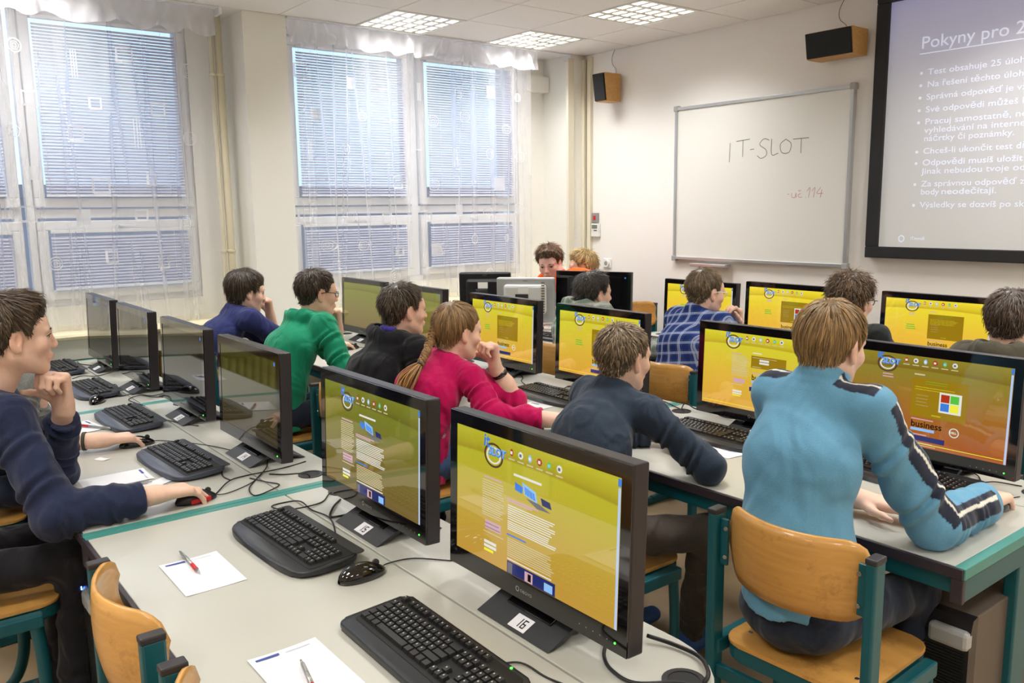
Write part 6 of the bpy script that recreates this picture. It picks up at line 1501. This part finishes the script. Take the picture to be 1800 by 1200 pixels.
def pen(x0, y0, x1, y1, label, z=DZ + .0015):
    """from the clicker end to the tip"""
    a = math.atan2(y1 - y0, x1 - x0); t = thing('ballpoint_pen', label, 'pen', (x0, y0, z + .0056), a, 'silver pens with red grips'); L_ = math.hypot(x1 - x0, y1 - y0)
    bm = bmesh.new(); add_tube(bm, [(0, 0, 0), (.003, 0, 0), (.02, 0, 0), (L_ * .35, 0, 0), (L_ * .62, 0, 0)], [.0030, .0044, .0048, .0050, .0052], 12); bm_obj('barrel', bm, M_silver, t)
    bm = bmesh.new(); add_tube(bm, [(L_ * .62, 0, 0), (L_ * .68, 0, 0), (L_ * .76, 0, 0), (L_ * .86, 0, 0)], [.0054, .0056, .0052, .0054], 12); bm_obj('grip', bm, M_red, t)
    bm = bmesh.new(); add_tube(bm, [(L_ * .86, 0, 0), (L_ * .96, 0, 0), (L_, 0, 0)], [.0048, .0022, .0008], 10); bm_obj('tip', bm, M_silver, t)
    bm = bmesh.new(); add_tube(bm, [(-.012, 0, 0), (0, 0, 0)], .0024, 8); bm_obj('clicker', bm, M_silver, t)
    box('clip', .004, .045, -.0012, .0012, .0048, .0062, M_silver, t)
paper(-2.097, .62, .150, .226, PI / 2, 'white note sheet with blue heading on the near desk'); pen(-2.245, .613, -2.087, .61, 'silver pen with red grip on the sheet at the near desk', DZ + .003)
paper(-3.06, .640, .15, .215, 0, 'white note sheet under the forearm of the boy in the navy sweater'); pen(-2.941, .713, -2.955, .565, 'silver pen with red grip beside the navy sleeve')
paper(-1.49, .625, .15, .226, PI / 2, 'white note sheet cut by the bottom picture edge'); pen(-1.513, .630, -1.375, .60, 'silver pen at the bottom picture edge', DZ + .003)
paper(-3.93, .70, .21, .15, .2, 'white note sheet behind the folded navy sleeve'); pen(-3.80, .79, -3.975, .69, 'silver pen with red grip behind the folded navy sleeve', DZ + .003)
paper(-4.84, .63, .21, .15, .1, 'white note sheet far left beside the grey keyboard'); pen(-4.86, .68, -4.74, .60, 'silver pen with red grip far left beside the grey keyboard', DZ + .003)
paper(-2.93, .745, .06, .10, .5, 'small strip of printed paper beside the blue-grey keyboard', False)
paper(-3.36, .66, .05, .03, .5, 'tiny scrap of paper near the wristband', False)
paper(-1.96, 2.49, .23, .09, -.12, 'printed strip of paper in front of the keyboard between the two jackets')
paper(-4.66, 2.33, .21, .15, .0, 'white note sheet beside the green sleeve'); pen(-4.62, 2.31, -4.48, 2.36, 'pen beside the green sleeve', DZ + .003)
paper(-2.95, 2.43, .14, .10, .1, 'white note sheet beside the magenta sleeve')
M_coin = mat('bronze_ring', (150, 116, 84), .4, metal=.5)
o = bpy.data.objects.new('x', None); bpy.data.objects.remove(o)
t = thing('finger_ring', 'tiny bronze ring lying on the desk beside the folded monitor stand', 'ring', (-3.17, 2.84, DZ)); bm = bmesh.new(); add_tube(bm, [(.011 * math.cos(a), .011 * math.sin(a), .002) for a in [2 * PI * k / 16 for k in range(17)]], .002, 6); bm_obj('band', bm, M_coin, t)

# ================================================================= CABLES
def cable(pts, label, r=.0022, zs=None):
    t = thing('cable', label, 'cable', (pts[0][0], pts[0][1], DZ)); n = len(pts)
    P = [(p[0] - pts[0][0], p[1] - pts[0][1], (r + (zs[i] if zs else (.004 * (i % 2) if 0 < i < n - 1 else 0)))) for i, p in enumerate(pts)]
    tube('cable_run', spline(P, 7), r, M_cable, t, 7)
cable([(-1.14, 1.24), (-1.092, 1.263), (-1.029, 1.268), (-.985, 1.245), (-.96, 1.215), (-.975, 1.195)], 'thick black cable from the nearest monitor into the round hole at the desk corner', .0045, [.01, .004, .004, .006, .004, -.03])
cable([(-1.22, 1.18), (-1.188, 1.165), (-1.149, 1.123), (-1.101, 1.097), (-1.04, 1.10), (-.98, 1.17), (-.975, 1.20)], 'black cable curving in front of the nearest monitor foot', .004, [.01, .002, .002, .002, .002, .004, -.03])
cable([(-1.27, .93), (-1.236, .975), (-1.167, .985), (-1.10, 1.00), (-1.03, 1.05)], 'thin keyboard cable at the bottom edge', .0022)
cable([(-2.355, 1.177), (-2.438, 1.15), (-2.387, 1.092), (-2.366, 1.027), (-2.394, .971), (-2.435, .944), (-2.459, .983), (-2.427, 1.033), (-2.342, 1.033), (-2.237, 1.041), (-2.138, 1.011), (-2.066, .975)], 'thin looping cable running to the curved keyboard of number 15')
cable([(-2.364, 1.142), (-2.31, 1.093), (-2.254, 1.052), (-2.225, 1.056), (-2.23, 1.101), (-2.24, 1.16)], 'thick black cable looping left of the number 15 base', .0035)
cable([(-2.932, 1.132), (-2.831, 1.085), (-2.733, 1.006), (-2.646, .953), (-2.584, .948), (-2.587, .998), (-2.637, 1.053), (-2.682, 1.026), (-2.77, 1.003)], 'thin cable with a wide loop beside the teal strip')
cable([(-2.685, .857), (-2.773, .931), (-2.807, 1.0), (-2.792, 1.088), (-2.811, 1.168), (-2.828, 1.235)], 'mouse cable running back from the red-sided mouse')
cable([(-2.978, .957), (-2.954, .97), (-2.859, .939), (-2.791, .943)], 'short cable end of the blue-grey keyboard')
cable([(-2.769, 1.072), (-2.715, 1.109), (-2.645, 1.131), (-2.64, 1.16), (-2.675, 1.185)], 'cable dropping into the round hole left of number 15', .0026, [0, .004, .02, .01, -.03])
cable([(-5.159, .90), (-5.192, .958), (-5.154, 1.027), (-5.208, 1.131), (-5.2, 1.22)], 'thin cable between the two monitors nearest the windows')
cable([(-4.815, 1.004), (-4.801, 1.043), (-4.674, 1.023), (-4.595, .978), (-4.49, .988), (-4.486, 1.057), (-4.396, 1.117), (-4.414, 1.182)], 'tangled thin cable right of the second monitor base')
cable([(-4.20, 1.025), (-4.318, .998), (-4.396, 1.012), (-4.423, 1.065), (-4.357, 1.118), (-4.326, 1.175)], 'tangled thin cable crossing the far teal strip')
cable([(-5.75, 1.041), (-5.61, 1.035), (-5.50, 1.10)], 'cable beside the monitor base nearest the radiator', .003)
cable([(-3.84, .985), (-3.803, 1.019), (-3.70, 1.063), (-3.62, 1.10)], 'thin cable of the keyboard above the wristband hand')
cable([(-3.36, 2.70), (-3.428, 2.73), (-3.50, 2.80), (-3.60, 2.86)], 'thin cable beside the monitor in front of the girl')
cable([(-3.079, 2.710), (-3.15, 2.80), (-3.17, 2.90)], 'thin cable left of the monitor behind the navy jacket boy')
cable([(-2.706, 2.935), (-2.74, 2.965), (-2.66, 2.955), (-2.597, 2.93), (-2.50, 2.90), (-2.43, 2.87)], 'tangle of cable on the desk seam of the second row')
cable([(-2.45, 2.86), (-2.47, 2.92), (-2.39, 2.90), (-2.356, 2.93), (-2.253, 2.91), (-2.15, 2.90)], 'coiled cable over the round hole left of number 9', .003, [-.02, .02, .012, .02, .002, .01])
cable([(-1.285, 2.80), (-1.306, 2.867), (-1.26, 2.93), (-1.19, 2.90), (-1.150, 2.85), (-1.117, 2.87), (-1.05, 2.90)], 'cable tangle right of the number 10 base')
